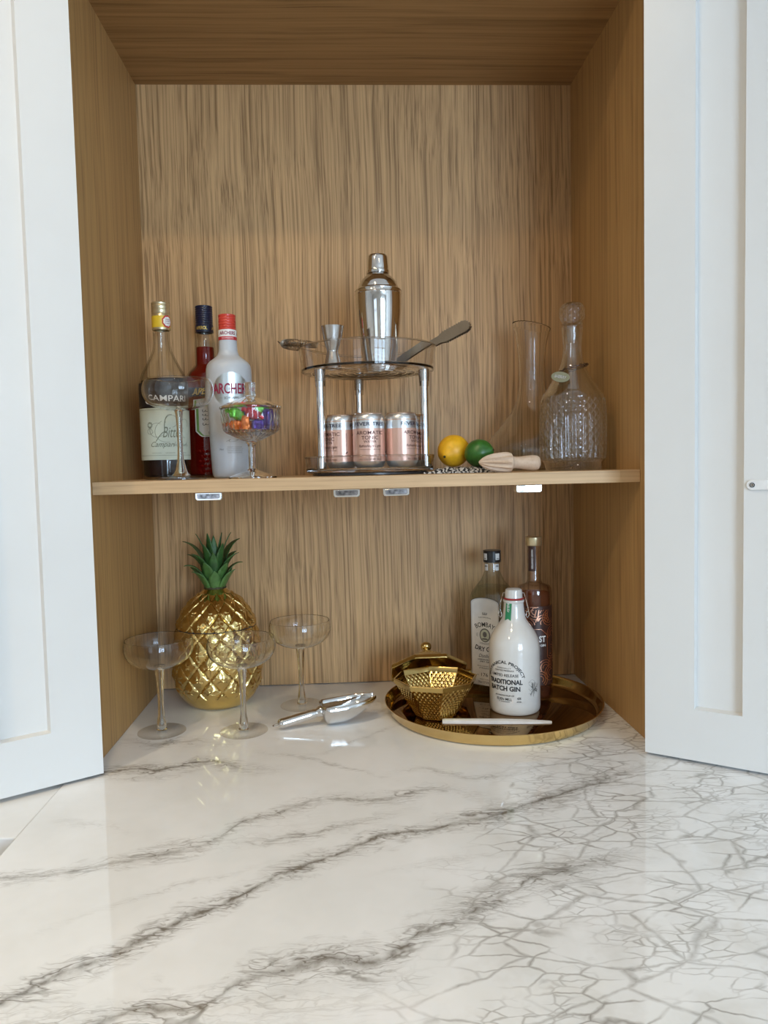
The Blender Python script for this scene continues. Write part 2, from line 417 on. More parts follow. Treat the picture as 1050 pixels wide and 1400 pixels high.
M['grey_cab'] = plain('shadow_grey_cabinet', (0.42,0.41,0.38), 0.5, var=0.03)  # cabinet grey with the shadow on its front put into the colour
M['marble'] = marble()
M['steel'] = plain('polished_steel', (0.72,0.70,0.68), 0.07, 1.0, var=0.02)
M['steel_satin'] = plain('satin_steel', (0.62,0.59,0.56), 0.24, 1.0, var=0.03)
M['steel_dark'] = plain('wood_reflection_steel', (0.27,0.215,0.155), 0.33, 1.0, var=0.06)  # brown of the reflected wood is put into the steel colour
M['chrome'] = plain('chrome', (0.84,0.84,0.84), 0.04, 1.0, var=0.01)
M['gold'] = plain('bright_gold_glaze', (0.70,0.51,0.20), 0.14, 1.0, var=0.10, vscale=45)
M['gold_dim'] = plain('hammered_gold', (0.62,0.45,0.17), 0.15, 1.0, var=0.06, vscale=70)
M['brass'] = plain('brass_tray', (0.66,0.48,0.22), 0.10, 1.0, var=0.05, vscale=30)
M['tray_floor'] = plain('dark_gold_mirror', (0.30,0.19,0.09), 0.045, 1.0, var=0.06, vscale=25)
M['clear'] = glass_solid('clear_glass', (0.975,0.98,0.975), 1.46)
M['clear_soft'] = glass_solid('pressed_glass', (0.96,0.965,0.955), 1.50)
M['amber_glass'] = glass_thin('faintly_tinted_glass', (0.98,0.98,0.965), (0.45,0.45,0.41), 0.55, rimpow=4)
M['acrylic'] = glass_solid('clear_acrylic', (0.95,0.95,0.945), 1.45)
M['blue_glass'] = glass_thin('pale_bottle_glass', (0.90,0.94,0.92), (0.40,0.45,0.43), 1.2, rimpow=3)
M['pink_glass'] = glass_thin('gin_bottle_glass', (0.95,0.91,0.88), (0.42,0.33,0.28), 1.1, rimpow=3)
M['foot_glass'] = glass_thin('glass_foot', (0.996,0.997,0.996), (0.40,0.41,0.40), 0.8, rimpow=6)
M['stem_glass'] = glass_solid('stem_glass')
M['lattice_glass'] = glass_thin('lattice_crystal', (0.965,0.97,0.955), (0.42,0.41,0.37), 1.35, rimpow=2.0, fpow=1.9)
M['cut_glass'] = glass_solid('cut_crystal', (0.98,0.985,0.975), 1.52)
M['campari'] = liquid('dark_red_bitter', (0.10,0.012,0.012), (0.014,0.003,0.005), 0.85)
M['aperol'] = liquid('red_orange_aperitif', (0.55,0.035,0.010), (0.30,0.012,0.006), 0.45)
M['pinkgin'] = liquid('rosy_brown_gin', (0.80,0.52,0.40), (0.30,0.15,0.10), 0.22)
M['cream_paper'] = plain('cream_label_paper', (0.62,0.65,0.52), 0.6, var=0.04, vscale=30)
M['white_paper'] = plain('white_label_paper', (0.70,0.69,0.66), 0.55, var=0.03, vscale=40)
M['black_print'] = plain('black_print', (0.018,0.018,0.02), 0.5)
M['grey_print'] = plain('grey_print', (0.16,0.16,0.15), 0.55)
M['white_print'] = plain('white_print', (0.85,0.84,0.80), 0.5)
M['olive_print'] = plain('olive_print', (0.20,0.21,0.13), 0.55)
M['black_label'] = plain('black_label', (0.016,0.013,0.016), 0.4)
M['yellow'] = plain('yellow_band', (0.80,0.52,0.03), 0.4)
M['red'] = plain('red_seal', (0.55,0.03,0.04), 0.4)
M['red_cap'] = plain('red_screw_cap', (0.60,0.055,0.035), 0.28)
M['wine_print'] = plain('dark_red_print', (0.27,0.012,0.05), 0.45)
M['cap_gold'] = plain('pale_gold_cap', (0.72,0.62,0.40), 0.3, 0.85)
M['navy'] = plain('navy_cap', (0.010,0.012,0.035), 0.3)
M['gold_print'] = plain('gold_print', (0.72,0.50,0.12), 0.35, 0.4)
M['green'] = plain('green_label', (0.03,0.26,0.11), 0.5)
M['green_pale'] = plain('green_border_print', (0.20,0.38,0.10), 0.5)
M['frost'] = plain('frosted_white_glass', (0.54,0.56,0.58), 0.32, var=0.01, **{'Subsurface Weight': 0.15, 'Subsurface Radius': (0.01,0.01,0.01)})
M['silver'] = plain('brushed_silver_label', (0.62,0.66,0.66), 0.30, 0.9, var=0.04)
M['ceramic'] = plain('white_stoneware_glaze', (0.72,0.71,0.67), 0.10, var=0.015, **{'Coat Weight': 0.6, 'Coat Roughness': 0.04})
M['rubber'] = plain('red_rubber', (0.42,0.03,0.03), 0.5)
M['black_plastic'] = plain('black_plastic', (0.012,0.012,0.013), 0.3)
M['copper'] = plain('copper_foil', (0.80,0.42,0.28), 0.28, 1.0)
M['brown_label'] = plain('brown_label', (0.055,0.022,0.016), 0.4)
M['leaf'] = plain('artificial_leaf', (0.042,0.115,0.026), 0.42, var=0.3, vscale=120, bmp=0.2)
M['leaf_pale'] = plain('artificial_leaf_pale', (0.075,0.175,0.042), 0.42, var=0.25, vscale=120, bmp=0.2)
M['moss'] = plain('brown_green_base', (0.05,0.045,0.015), 0.6, var=0.5, vscale=300, bmp=0.6)
M['lemon'] = plain('lemon_peel', (0.80,0.42,0.012), 0.42, var=0.10, vscale=130, bmp=0.12)
M['lime'] = plain('lime_peel', (0.030,0.125,0.016), 0.34, var=0.25, vscale=90, bmp=0.10)
M['beech'] = wood('pale_beech', 'x', light=(0.68,0.52,0.38), dark=(0.50,0.36,0.25), contrast=0.6)
M['white_plastic'] = plain('white_plastic', (0.80,0.79,0.77), 0.3)
M['salmon'] = plain('salmon_can_print', (0.72,0.46,0.37), 0.30, 0.55, var=0.04)
M['can_silver'] = plain('silver_can', (0.72,0.73,0.74), 0.28, 0.9, var=0.03)
M['can_rose'] = plain('rose_gold_can', (0.70,0.52,0.40), 0.3, 0.9)
M['can_print'] = plain('maroon_can_print', (0.09,0.025,0.02), 0.45)
M['navy_print'] = plain('navy_can_print', (0.03,0.035,0.07), 0.45)
M['dark_base'] = plain('dark_turntable_base', (0.05,0.045,0.045), 0.25)
for nm, c in dict(green=(0.16,0.62,0.05), red=(0.62,0.03,0.06), orange=(0.90,0.20,0.015), purple=(0.085,0.035,0.30)).items():
    M['foil_'+nm] = plain(nm+'_foil_wrapper', c, 0.22, 0.35, var=0.2, vscale=200, bmp=0.6)
M['tag'] = plain('dull_silver_tag', (0.20,0.22,0.16), 0.45, 0.3)
M['chain'] = plain('dark_chain', (0.16,0.11,0.10), 0.3, 1.0)
M['lens'] = plain('fitting_glass_face', (0.30,0.29,0.30), 0.15, 1.0, var=0.6, vscale=160)
def zebra():
    m, nt, out = new_mat('black_white_weave')
    wv = N(nt, 'ShaderNodeTexWave'); wv.inputs['Scale'].default_value = 70; wv.inputs['Distortion'].default_value = 9; wv.inputs['Detail'].default_value = 3; wv.inputs['Detail Scale'].default_value = 2.0
    nt.links.new(coords(nt, (0.6,1,1.5)), wv.inputs['Vector'])
    c = ramp(nt, wv.outputs['Fac'], [(0.50, (0.014,0.013,0.013)), (0.60, (0.60,0.57,0.52))])
    principled(nt, out, c, 0.75); return m
M['zebra'] = zebra()

# ------------------------------------------------------------------ room shell behind and around the camera
def struct(name, mb, mat, parent=None, smooth=0, bevel=0.0):
    o = mb.obj(name, mat, parent, smooth, bevel=bevel); o['kind'] = 'structure'; return o
RX0, RX1, RY0, RY1, FZ = -2.3, 2.5, -3.6, 0.42, -0.92
struct('floor', MB().box((RX0, RY0, FZ-0.05), (RX1, RY1, FZ)), M['floor'])
struct('ceiling', MB().box((RX0, RY0, CEIL), (RX1, RY1, CEIL+0.05)), M['ceilpaint'])
struct('wall_left', MB().box((RX0-0.05, RY0, FZ), (RX0, RY1, CEIL)), M['wall'])
struct('wall_right', MB().box((RX1, RY0, FZ), (RX1+0.05, RY1, CEIL)), M['wall'])
struct('wall_back', MB().box((RX0, RY1, FZ), (RX1, RY1+0.05, CEIL)), M['wall'])
wf = MB()
xs = [RX0, WIN_L[0], WIN_L[1], WIN_R[0], WIN_R[1], RX1]
for a, b in ((0, 1), (2, 3), (4, 5)): wf.box((xs[a], RY0-0.08, FZ), (xs[b], RY0, CEIL))
for wd in (WIN_L, WIN_R):
    wf.box((wd[0], RY0-0.08, FZ), (wd[1], RY0, wd[2])); wf.box((wd[0], RY0-0.08, wd[3]), (wd[1], RY0, CEIL))
struct('wall_front', wf, M['wall'])
for k, wd in enumerate((WIN_R, WIN_L)):
    wn = bpy.data.objects.new('window_%d' % (k+1), None); COL.objects.link(wn); wn['kind'] = 'structure'
    fr = MB(); x0, x1, z0, z1 = wd; y0, y1 = RY0-0.07, RY0-0.01
    for a, b in (((x0, z0), (x0+.06, z1)), ((x1-.06, z0), (x1, z1)), ((x0, z0), (x1, z0+.06)), ((x0, z1-.06), (x1, z1))):
        fr.box((a[0], y0, a[1]), (b[0], y1, b[1]))
    fo = fr.obj('window_frame', M['paint'], wn, 0)
    n = 3 if k == 0 else 2
    for i in range(1, n):
        xm = x0+(x1-x0)*i/n
        MB().box((xm-.03, y0, z0+.06), (xm+.03, y1, z1-.06)).obj('mullion', M['paint'], wn, 0)
    zm = z0+(z1-z0)*0.66
    MB().box((x0+.06, y0+.01, zm-.02), (x1-.06, y1-.01, zm+.02)).obj('glazing_bar', M['paint'], wn, 0)
WARM = (1.0, 0.76, 0.47)
for i, (lx, ly) in enumerate(DOWNLIGHTS):
    o = thing('ceiling_downlight', ['round recessed ceiling downlight nearest above the worktop', 'round recessed ceiling downlight to the right behind the camera', 'round recessed ceiling downlight to the left behind the camera', 'round recessed ceiling downlight furthest back in the room'][i], 'light', (lx, ly, CEIL), 0, 'recessed ceiling downlights')
    MB().lathe([(0.034, -0.004), (0.046, -0.006), (0.048, 0), (0.034, 0), (0.034, -0.004)], 32).obj('trim_ring', M['paint'], o)
    l = area_light('downlight_lamp', (lx, ly, CEIL-0.008), (lx, ly, 0), 0.066, 0.066, (3.0, 0.6, 7.4, 4.2)[i], WARM, 'DISK'); l.data.spread = math.radians(150)

# white cabinet fascia round the oak alcove, up to the ceiling
struct('trim_1', MB().box((-0.47, -0.045, 0.001), (-0.421, -0.025, 1.14)), M['paint'])
struct('trim_2', MB().box((0.421, -0.045, 0.001), (0.47, -0.025, 1.14)), M['paint'])
struct('trim_3', MB().box((-0.47, -0.045, 1.14), (0.47, -0.025, CEIL)), M['paint'])
struct('wall_side', MB().box((0.47, -0.045, 0.001), (RX1, -0.02, CEIL)).box((RX0, -0.045, 0.001), (-0.47, -0.02, CEIL)), M['paint'])

# ------------------------------------------------------------------ the oak drinks cabinet with its folding doors
W, D, H, SZ = 0.8, 0.3352, 1.1165, 0.4021
cab = thing('drinks_cabinet', 'oak-lined drinks cabinet alcove with white shaker doors folded open', 'cabinet', (0, 0, 0))
MB().box((-W/2-.02, -0.03, 0.0005), (-W/2, D+.012, H+.018)).obj('side_panel', M['oak_side'], cab, 0)
MB().box((W/2, -0.03, 0.0005), (W/2+.02, D+.012, H+.018)).obj('side_panel', M['oak_side'], cab, 0)
MB().box((-W/2, D, 0.0015), (W/2, D+.012, H)).obj('back_panel', M['oak_v'], cab, 0)
MB().box((-W/2, -0.03, H), (W/2, D+.012, H+.018)).obj('top_panel', M['oak_top'], cab, 0)
def door(side):
    # local: x along the leaf away from the hinge, y = 0 visible face, +y into the leaf
    d = bpy.data.objects.new('door', None); COL.objects.link(d); d.parent = cab
    th, wd, z0, z1, st = 0.021, 0.190, 0.0042, 1.1400, 0.0650
    sx = -1 if side == 'L' else 1
    def bx(x0, x1, za, zb, y0=0.0, y1=th): return MB().box((min(sx*x0, sx*x1), y0, za), (max(sx*x0, sx*x1), y1, zb))
    rail = 0.071
    bx(0, st, z0, z1).obj('stile', M['paint'], d, 0)
    bx(st+.060, wd, z0, z1).obj('stile', M['paint'], d, 0)
    bx(st, st+.060, z0, z0+rail).obj('rail', M['paint'], d, 0)
    bx(st, st+.060, z1-.07, z1).obj('rail', M['paint'], d, 0)
    bx(st-.001, st+.061, z0+rail-.002, z1-.068, 0.0115, th-.002).obj('panel', M['paint'], d, 0)
    o4 = [(st, z0+rail), (st+.060, z0+rail), (st+.060, z1-.07), (st, z1-.07)]
    i4 = [(st+.0015, z0+rail+.0015), (st+.0585, z0+rail+.0015), (st+.0585, z1-.0715), (st+.0015, z1-.0715)]
    q4 = [(a, .0012, b) for a, b in o4]+[(a, .0117, b) for a, b in i4]
    MB().add([(sx*a, b, c) for a, b, c in q4], [((k, (k+1) % 4, 4+(k+1) % 4, 4+k) if sx > 0 else (4+k, 4+(k+1) % 4, (k+1) % 4, k)) for k in range(4)]).obj('inner_moulding', M['paint'], d, 0)
    if side == 'L':
        d.location = (-0.3787, -0.0701, 0); d.rotation_euler = (0, 0, math.radians(180-146.27))
        d['label'] = 'left white shaker door leaf, lit bluish by daylight'
    else:
        d.location = (0.3763, -0.0750, 0); d.rotation_euler = (0, 0, math.radians(-35.35))
        d['label'] = 'right white shaker door leaf carrying a small latch plate'
        # slim latch strap with a round end and a screw
        out = [(0.128+.0065+.0065*math.cos(a), 0.381+.0065*math.sin(a)) for a in np.linspace(PI/2, 1.5*PI, 13)]+[(0.189, 0.3745), (0.189, 0.3875)]
        MB().prism(out, 0.003).xf(Matrix.Translation((0, -0.003, 0))).obj('latch_strap', M['white_plastic'], d, 30, bevel=0.0008)
        MB().lathe([(0.0022, 0), (0.0022, .0012), (.0031, .0012), (.0031, 0)], 20).xf(Matrix.Translation((0.1352, -0.003, 0.381)) @ Matrix.Rotation(PI/2, 4, 'X')).obj('latch_ring', M['black_plastic'], d)
        MB().lathe([(0, 0.0008), (0.0012, .0008), (.0012, 0)], 12).xf(Matrix.Translation((0.1352, -0.003, 0.381)) @ Matrix.Rotation(PI/2, 4, 'X')).obj('latch_screw', M['steel_dark'], d)
door('L'); door('R')

# ------------------------------------------------------------------ worktops
def tag(o, label, cat, group=None):
    o['label'] = label; o['category'] = cat
    if group: o['group'] = group
    return o
wt = MB().box((-0.425, -0.80, -0.02), (1.25, D+.012, 0.0)).obj('worktop', M['marble'], None, 0, bevel=0.0008)
tag(wt, 'polished white marble worktop with grey veins running into the cabinet', 'worktop')
wl = MB().box((-1.25, -0.236, -0.024), (-0.4262, -0.046, -0.0015)).obj('side_worktop', M['marble'], None, 0, bevel=0.0015)
tag(wl, 'narrow white marble worktop abutting on the left, behind the left door', 'worktop')
bs = thing('base_cabinet', 'painted base cabinet under the marble worktop', 'cabinet', (0.4, -0.2, FZ))
MB().box((-0.82, -0.56, 0.0), (0.80, 0.5, -FZ-.0205)).obj('carcass', M['paint'], bs, 0)
bl = thing('side_base_cabinet', 'shadow-grey base cabinet under the narrow left worktop', 'cabinet', (-0.8, -0.1, FZ))
MB().box((-0.44, -0.115, 0.0), (0.37, 0.05, -FZ-.0245)).obj('carcass', M['grey_cab'], bl, 0)

# ------------------------------------------------------------------ shelf and the four fittings below it
sh = MB().box((-W/2+.0004, 0.0, SZ-.0184), (W/2-.0004, D-.0005, SZ)).obj('shelf', M['oak_shelf'], None, 0, bevel=0.0006)
tag(sh, 'oak shelf board across the middle of the cabinet, loaded with bottles', 'shelf')
for i, (fx, lb) in enumerate(((-0.2357, 'below the candy dish, leftmost of four'), (-0.0359, 'second from left, below the tiered stand'), (0.0367, 'third from left, below the tiered stand'), (0.2335, 'rightmost of four, below the wooden reamer'))):
    f = thing('shelf_fitting', 'small chrome rounded fitting under the shelf edge, '+lb, 'fitting', (fx, 0.012, SZ-.0184), 0, 'chrome fittings under the shelf')
    R_, hw, zt, zb = .004, .0195, 0.0, -.0118
    o_ = [(-hw, zt), (hw, zt)]+[(hw-R_+R_*math.cos(a), zb+R_+R_*math.sin(a)) for a in np.linspace(0, -PI/2, 6)]+[(-hw+R_+R_*math.cos(a), zb+R_+R_*math.sin(a)) for a in np.linspace(-PI/2, -PI, 6)]
    MB().prism(o_, 0.02).xf(Matrix.Translation((0, -.010, 0))).obj('housing', M['chrome'], f, 30, bevel=0.0012)
    i_ = [(x*.83, -.0054+(z+.0054)*.62) for x, z in o_]
    MB().prism(i_, 0.0016).xf(Matrix.Translation((0, -.0111, 0))).obj('face_plate', M['lens'], f, 30, bevel=0.0004)

# ------------------------------------------------------------------ coupe glasses
def coupe(label, x, y, z, rz=0.0, variant=0):
    t = thing('coupe_glass', label, 'glass', (x, y, z), rz, 'coupe glasses')
    if variant == 0:      # counter glasses: slightly waisted stem with a bulb above the foot
        outer = [(.0075,.1035),(.020,.1052),(.0335,.1096),(.0455,.1175),(.0520,.1270),(.0540,.1365),(.0535,.1440),(.0518,.1505)]
        stem = [(.0095,.1045),(.0078,.1000),(.0062,.088),(.0052,.0718),(.0047,.055),(.0047,.040),(.0052,.028),(.0066,.018),(.0076,.0115),(.0070,.0066),(.0086,.0046)]
        foot = [(.0,.0042),(.0086,.0046),(.020,.0034),(.034,.0022),(.0375,.0016),(.0378,.0008),(.0365,.0),(.020,.0012),(.0,.0014)]
    else:                 # shelf glass: stem flaring gradually into the foot
        outer = [(.0075,.1040),(.018,.1050),(.0286,.1075),(.0400,.1120),(.0478,.1190),(.0520,.1280),(.0526,.1360),(.0510,.1440),(.0478,.1502)]
        stem = [(.0088,.1044),(.0060,.1015),(.0046,.088),(.0040,.070),(.0040,.0511),(.0048,.0331),(.0070,.021),(.0100,.0115),(.0150,.0065)]
        foot = [(.0,.0060),(.015,.0065),(.024,.0050),(.033,.0042),(.0365,.0034),(.0365,.0008),(.0355,.0),(.020,.0012),(.0,.0014)]
    o_ = smooth_prof(outer, 5)
    inner = [(max(r-.0011, 0), zz+.0012) for r, zz in o_[:-1]]+[(o_[-1][0]-.0010, o_[-1][1])]
    inner[0] = (0.0, o_[0][1]+.0018)
    MB().lathe([(0.0, o_[0][1]-.0002)]+o_+[(o_[-1][0]-.0004, o_[-1][1]+.0006)]+inner[::-1], 64).obj('bowl', M['clear'], t)
    s_ = smooth_prof(stem, 4)
    MB().lathe([(0, s_[0][1])]+s_+[(0, s_[-1][1])], 24).obj('stem', M['stem_glass'], t)
    MB().lathe(foot, 56).obj('foot', M['foot_glass'], t)
    return t
coupe('clear coupe glass on the shelf in front of the red bitter bottle', -0.2850, 0.057, SZ, 0.1, 1)
c1 = coupe('leftmost clear coupe glass on the marble, left of the gold pineapple', -0.3405, 0.100, 0.0)
copy_thing(c1, (-0.2085, 0.087, 0.0), 0.4, 'clear coupe glass standing in front of the gold pineapple jar')
copy_thing(c1, (-0.1235, 0.208, 0.0), 0.9, 'clear coupe glass at the back, behind the metal ice scoop')

# ------------------------------------------------------------------ bottle helper
def bottle_shell(t, prof, mat, name='bottle_body', seg=64, wall=0.0022, top_open=True):
    """prof: outer [(z, r)] from the bottom up; builds a closed double-walled vessel"""
    out = [(r, z) for z, r in prof]
    inn = [(max(r-wall, 0.001), z+(wall if i == 0 else 0)) for i, (r, z) in enumerate(out)]
    P = [(0, out[0][1]), (out[0][0]*.86, out[0][1])]+[(out[0][0], out[0][1]+.002)]+out[1:]+inn[::-1][:-1]+[(inn[0][0]*.86, out[0][1]+wall+.001), (0, out[0][1]+wall+.001)]
    return MB().lathe(P, seg).obj(name, mat, t)
def fill(t, prof, level, mat, wall=0.0026, name='drink', seg=56):
    rf = interp(prof); zs = [z for z, _ in prof if z < level]
    z0 = prof[0][0]+.0042
    P = [(0, z0), (rf(z0)*.86-wall, z0)]+[(max(rf(z)-wall, .001), z) for z in [z0+.003]+[q for q in zs if q > z0+.004]]+[(rf(level)-wall, level), (0, level)]
    return MB().lathe(P, seg).obj(name, mat, t)
def dense(prof, n=5):
    s = smooth_prof([(r, z) for z, r in prof], n); return [(z, r) for r, z in s]

# ------------------------------------------------------------------ red bitter bottle, far left
def letters(t, name, items, mat, parent=None):
    mb = MB()
    for geo, mp in items: put(mb, geo, mp)
    return mb.obj(name, mat, parent or t, 0, kind='stuff')
def scribble(mb, mapper, pts, wid=0.0005):
    """handwriting stroke as a flat ribbon on a surface"""
    P = [Vector((*p, 0)) for p in pts]; V = []; F = []
    for i, p in enumerate(P):
        d = (P[min(i+1, len(P)-1)]-P[max(i-1, 0)]).normalized(); n = Vector((-d.y, d.x, 0))
        k = wid*(0.6+0.4*abs(n.x))
        V += [mapper(*(p+n*k).xy), mapper(*(p-n*k).xy)]
    for i in range(len(P)-1): F.append((2*i, 2*i+1, 2*i+3, 2*i+2))
    mb.add(V, F)
def script_line(mb, mapper, u0, u1, v, h, n, seed, wid=0.0004):
    """a line of joined handwriting"""
    r = random.Random(seed); pts = []
    m = n*10
    for i in range(m+1):
        f = i/m; ph = f*n*2*PI
        amp = h*(0.5+0.5*abs(math.sin(f*n*1.3+seed)))
        pts.append((u0+(u1-u0)*f+0.35*h*math.sin(ph*1.0+1), v+amp*0.5*math.sin(ph)))
    scribble(mb, mapper, pts, wid)

x, y = -0.3325, 0.170
t = thing('liqueur_bottle', 'tall bottle of dark red bitter with black and cream labels, leftmost on shelf', 'bottle', (x, y, SZ), face_cam(x, y)+0.12)
P = [(0, .0380), (.004, .0388), (.0318, .0390), (.115, .0393), (.1508, .0393)]+dense([(.1560, .0388), (.1616, .0373), (.1723, .0341), (.1823, .0289), (.1926, .0237), (.2027, .0189), (.2128, .0150), (.2282, .0130), (.2436, .0121), (.2500, .0119)], 4)
rC = interp(P)
bottle_shell(t, P, M['amber_glass'])
fill(t, P, .1610, M['campari'])
MB().lathe([(0, .2880), (.0138, .2880), (.0146, .2872), (.0146, .2850), (.0141, .2840), (.0146, .2832), (.0146, .2800), (.0141, .2785), (.0146, .2770), (.0146, .2700), (.0140, .2692), (.0146, .2684), (.0146, .2436), (.0122, .2436)], 48).obj('screw_cap', M['cap_gold'], t)
mb = cyl_patch(MB(), .0146, -1.9, 1.9, .2470, .2655); mb.obj('cap_band', M['yellow'], t, 60)
sm = on_cyl(.0146, .62, .2565, .0006)
ring = [(0.0098*(1+.05*math.cos(9*a))*math.cos(a), 0.0098*(1+.05*math.cos(9*a))*math.sin(a)) for a in np.linspace(0, 2*PI, 37)[:-1]]
def disc_geo(outl, inner=0.0):
    n = len(outl)
    if inner: return outl+[(a*inner, b*inner) for a, b in outl], [(i, (i+1) % n, n+(i+1) % n, n+i) for i in range(n)]
    return [(0, 0)]+outl, [(0, 1+i, 1+(i+1) % n) for i in range(n)]
so = put(MB(), disc_geo(ring), sm).obj('round_seal', M['red'], t, 0)
mb = put(MB(), disc_geo([(a*.78, b*.78) for a, b in ring]), on_cyl(.0146, .62, .2565, .0009)); mb.obj('seal_face', M['white_print'], so, 0)
mb = MB()
for k, v in enumerate((.0035, .0005, -.0030)): script_line(mb, on_cyl(.0146, .62, .2565, .0012), -.0050, .0050, v, .0016, 4, k, .0003)
mb.obj('seal_print', M['wine_print'], so, 0)
cyl_patch(MB(), rC, -1.75, 1.75, .1165, .1560, nu=40, nv=6).obj('black_label', M['black_label'], t, 60)
letters(t, 'brand_lettering', [(text_fit('CAMPARI', .0720, .0105, bold=.012), on_cyl(.0393, -.03, .1262, .0007))], M['white_print'])
lab = cyl_patch(MB(), rC, -1.62, 1.62, .0318, .1149, nu=40, nv=4, eps=.0003).obj('cream_label', M['cream_paper'], t, 60)
mb = MB(); base = on_cyl(.0392, 0, .0735, .0007)
for v in (-.0345, .0385): scribble(mb, base, [(u, v) for u in np.linspace(-.055, .055, 40)], .0004)
for s in (-1, 1): scribble(mb, base, [(s*.0555, v) for v in np.linspace(-.0345, .0385, 12)], .0004)
# big flourished capital and scrolls
scribble(mb, base, [(-.020+.028*f+.006*math.sin(6*f), -.012+.040*f+.006*math.sin(9*f)) for f in np.linspace(0, 1, 40)], .0007)
for cx, cy, R_, a0, a1 in ((-.018, .006, .014, 1, 5.4), (.006, .020, .012, -1.5, 3.4), (-.002, .004, .022, 2.0, 4.9), (.030, .016, .010, -.6, 4.4), (-.030, .004, .0055, 0, 6.2), (.026, -.012, .008, 1, 6)):
    scribble(mb, base, [(cx+R_*math.cos(a)*(.75+.04*a), cy+R_*math.sin(a)*.8) for a in np.linspace(a0, a1, 36)], .00035)
for k in range(14):
    a = k*2*PI/14
    scribble(mb, base, [(-.030+.0025*math.cos(a), .014+.0025*math.sin(a)), (-.030+.0052*math.cos(a+.2), .014+.0052*math.sin(a+.2))], .0006)
put(mb, text_fit('Bitter', .034, .017, shear=.35), on_cyl(.0392, .20, .0760, .0007))
put(mb, text_fit('Campari', .040, .011, shear=.45), on_cyl(.0392, -.22, .0555, .0007))
script_line(mb, base, .006, .036, -.018, .004, 7, 5, .0003)
for k in range(3): script_line(mb, base, -.028+.022*k, -.012+.022*k, -.0305, .0016, 6, 9+k, .0002)
mb.obj('label_print', M['olive_print'], lab, 0)

# ------------------------------------------------------------------ red-orange aperitif bottle, behind
x, y = -0.2800, 0.268
t = thing('liqueur_bottle', 'bright red aperitif bottle with a navy screw cap, behind the frosted bottle', 'bottle', (x, y, SZ), face_cam(x, y)+0.05)
P = [(0, .0385), (.004, .0395), (.0639, .0397), (.1560, .0395)]+dense([(.1640, .0392), (.1712, .0380), (.1790, .0345), (.1860, .0305), (.1930, .0240), (.1985, .0195), (.2040, .0181), (.2180, .0180), (.2302, .0178), (.2430, .0168), (.2560, .0146), (.2600, .0140)], 4)
rA = interp(P)
bottle_shell(t, P, M['amber_glass'])
fill(t, P, .2300, M['aperol'])
cp = []
for k in range(8):
    z = .2995-.0038*k; cp += [(.0152, z), (.0146, z-.0013), (.0152, z-.0026)]
MB().lathe([(0, .3022), (.0140, .3022), (.0150, .3014)]+cp+[(.0154, .2690), (.0158, .2660), (.0158, .2558), (.0140, .2558)], 40).obj('screw_cap', M['navy'], t)
letters(t, 'cap_lettering', [(text_fit('APEROL', .0210, .0058, bold=.02), on_cyl(.0158, -.38, .2625, .0007)), (text_fit('APEROL', .0210, .0058, bold=.02), on_cyl(.0158, 1.45, .2625, .0007))], M['gold_print'])
cyl_patch(MB(), rA, -1.1, 1.1, .1330, .1500, nu=30, nv=4).obj('navy_label', M['navy'], t, 60)
letters(t, 'brand_lettering', [(text_fit('APEROL', .0560, .0125, bold=.025, shear=.25), on_cyl(.0397, .02, .1415, .0008))], M['gold_print'])
mb = MB(); out = [(-.030, .0275), (.030, .0275), (.030, -.018), (.020, -.0275), (-.020, -.0275), (-.030, -.018)]
def flat_on(mb, outl, mp, nu=16):
    xs_ = np.linspace(min(p[0] for p in outl), max(p[0] for p in outl), nu+1); V = []; F = []
    def span(xv):
        ys = []
        for (x0, y0), (x1, y1) in zip(outl, outl[1:]+outl[:1]):
            if abs(x1-x0) > 1e-9 and min(x0, x1)-1e-9 <= xv <= max(x0, x1)+1e-9: ys.append(y0+(y1-y0)*(xv-x0)/(x1-x0))
        return min(ys), max(ys)
    for xv in xs_:
        a, b = span(xv); V += [mp(xv, a), mp(xv, b)]
    for i in range(nu): F.append((2*i, 2*i+2, 2*i+3, 2*i+1))
    return mb.add(V, F)
lab = flat_on(MB(), out, on_cyl(.0397, .15, .0990, .0003)).obj('border_label', M['white_print'], t, 60)
flat_on(MB(), [(a*.93, b*.95) for a, b in out], on_cyl(.0397, .15, .0990, .0006)).obj('green_border', M['green_pale'], lab, 60)
flat_on(MB(), [(a*.78, b*.92) for a, b in out], on_cyl(.0397, .15, .0990, .0009)).obj('label_field', M['white_paper'], lab, 60)
mb = MB()
for k, v in enumerate((.017, .010, .003, -.006)): script_line(mb, on_cyl(.0397, .15, .0990, .0012), -.018, .018, v, .004, 7, 20+k, .0005)
put(mb, text_fit('1919', .014, .005, bold=.02), on_cyl(.0397, .15, .0780, .0012))
mb.obj('label_print', M['black_print'], lab, 0)
mb = MB()
for i in range(9):
    for j in range(2):
        a = -.75+.19*i; mb.lathe([(0, .0012), (.0024, .0006), (.003, 0)], 8).xf(Matrix.Identity(4))
mb = MB()
for j in range(5):
    for i in range(7):
        a = -.45+.17*i+(j % 2)*.08; z = .012+.0085*j
        q = MB().lathe([(0, .0014), (.0018, .0010), (.0030, 0)], 8)
        q.xf(Matrix.Rotation(a, 4, 'Z') @ Matrix.Translation((0, -.0394, z)) @ Matrix.Rotation(PI/2, 4, 'X')); mb.add(q.v, q.f)
o = mb.obj('embossed_dots', M['aperol'], t); o['kind'] = 'stuff'

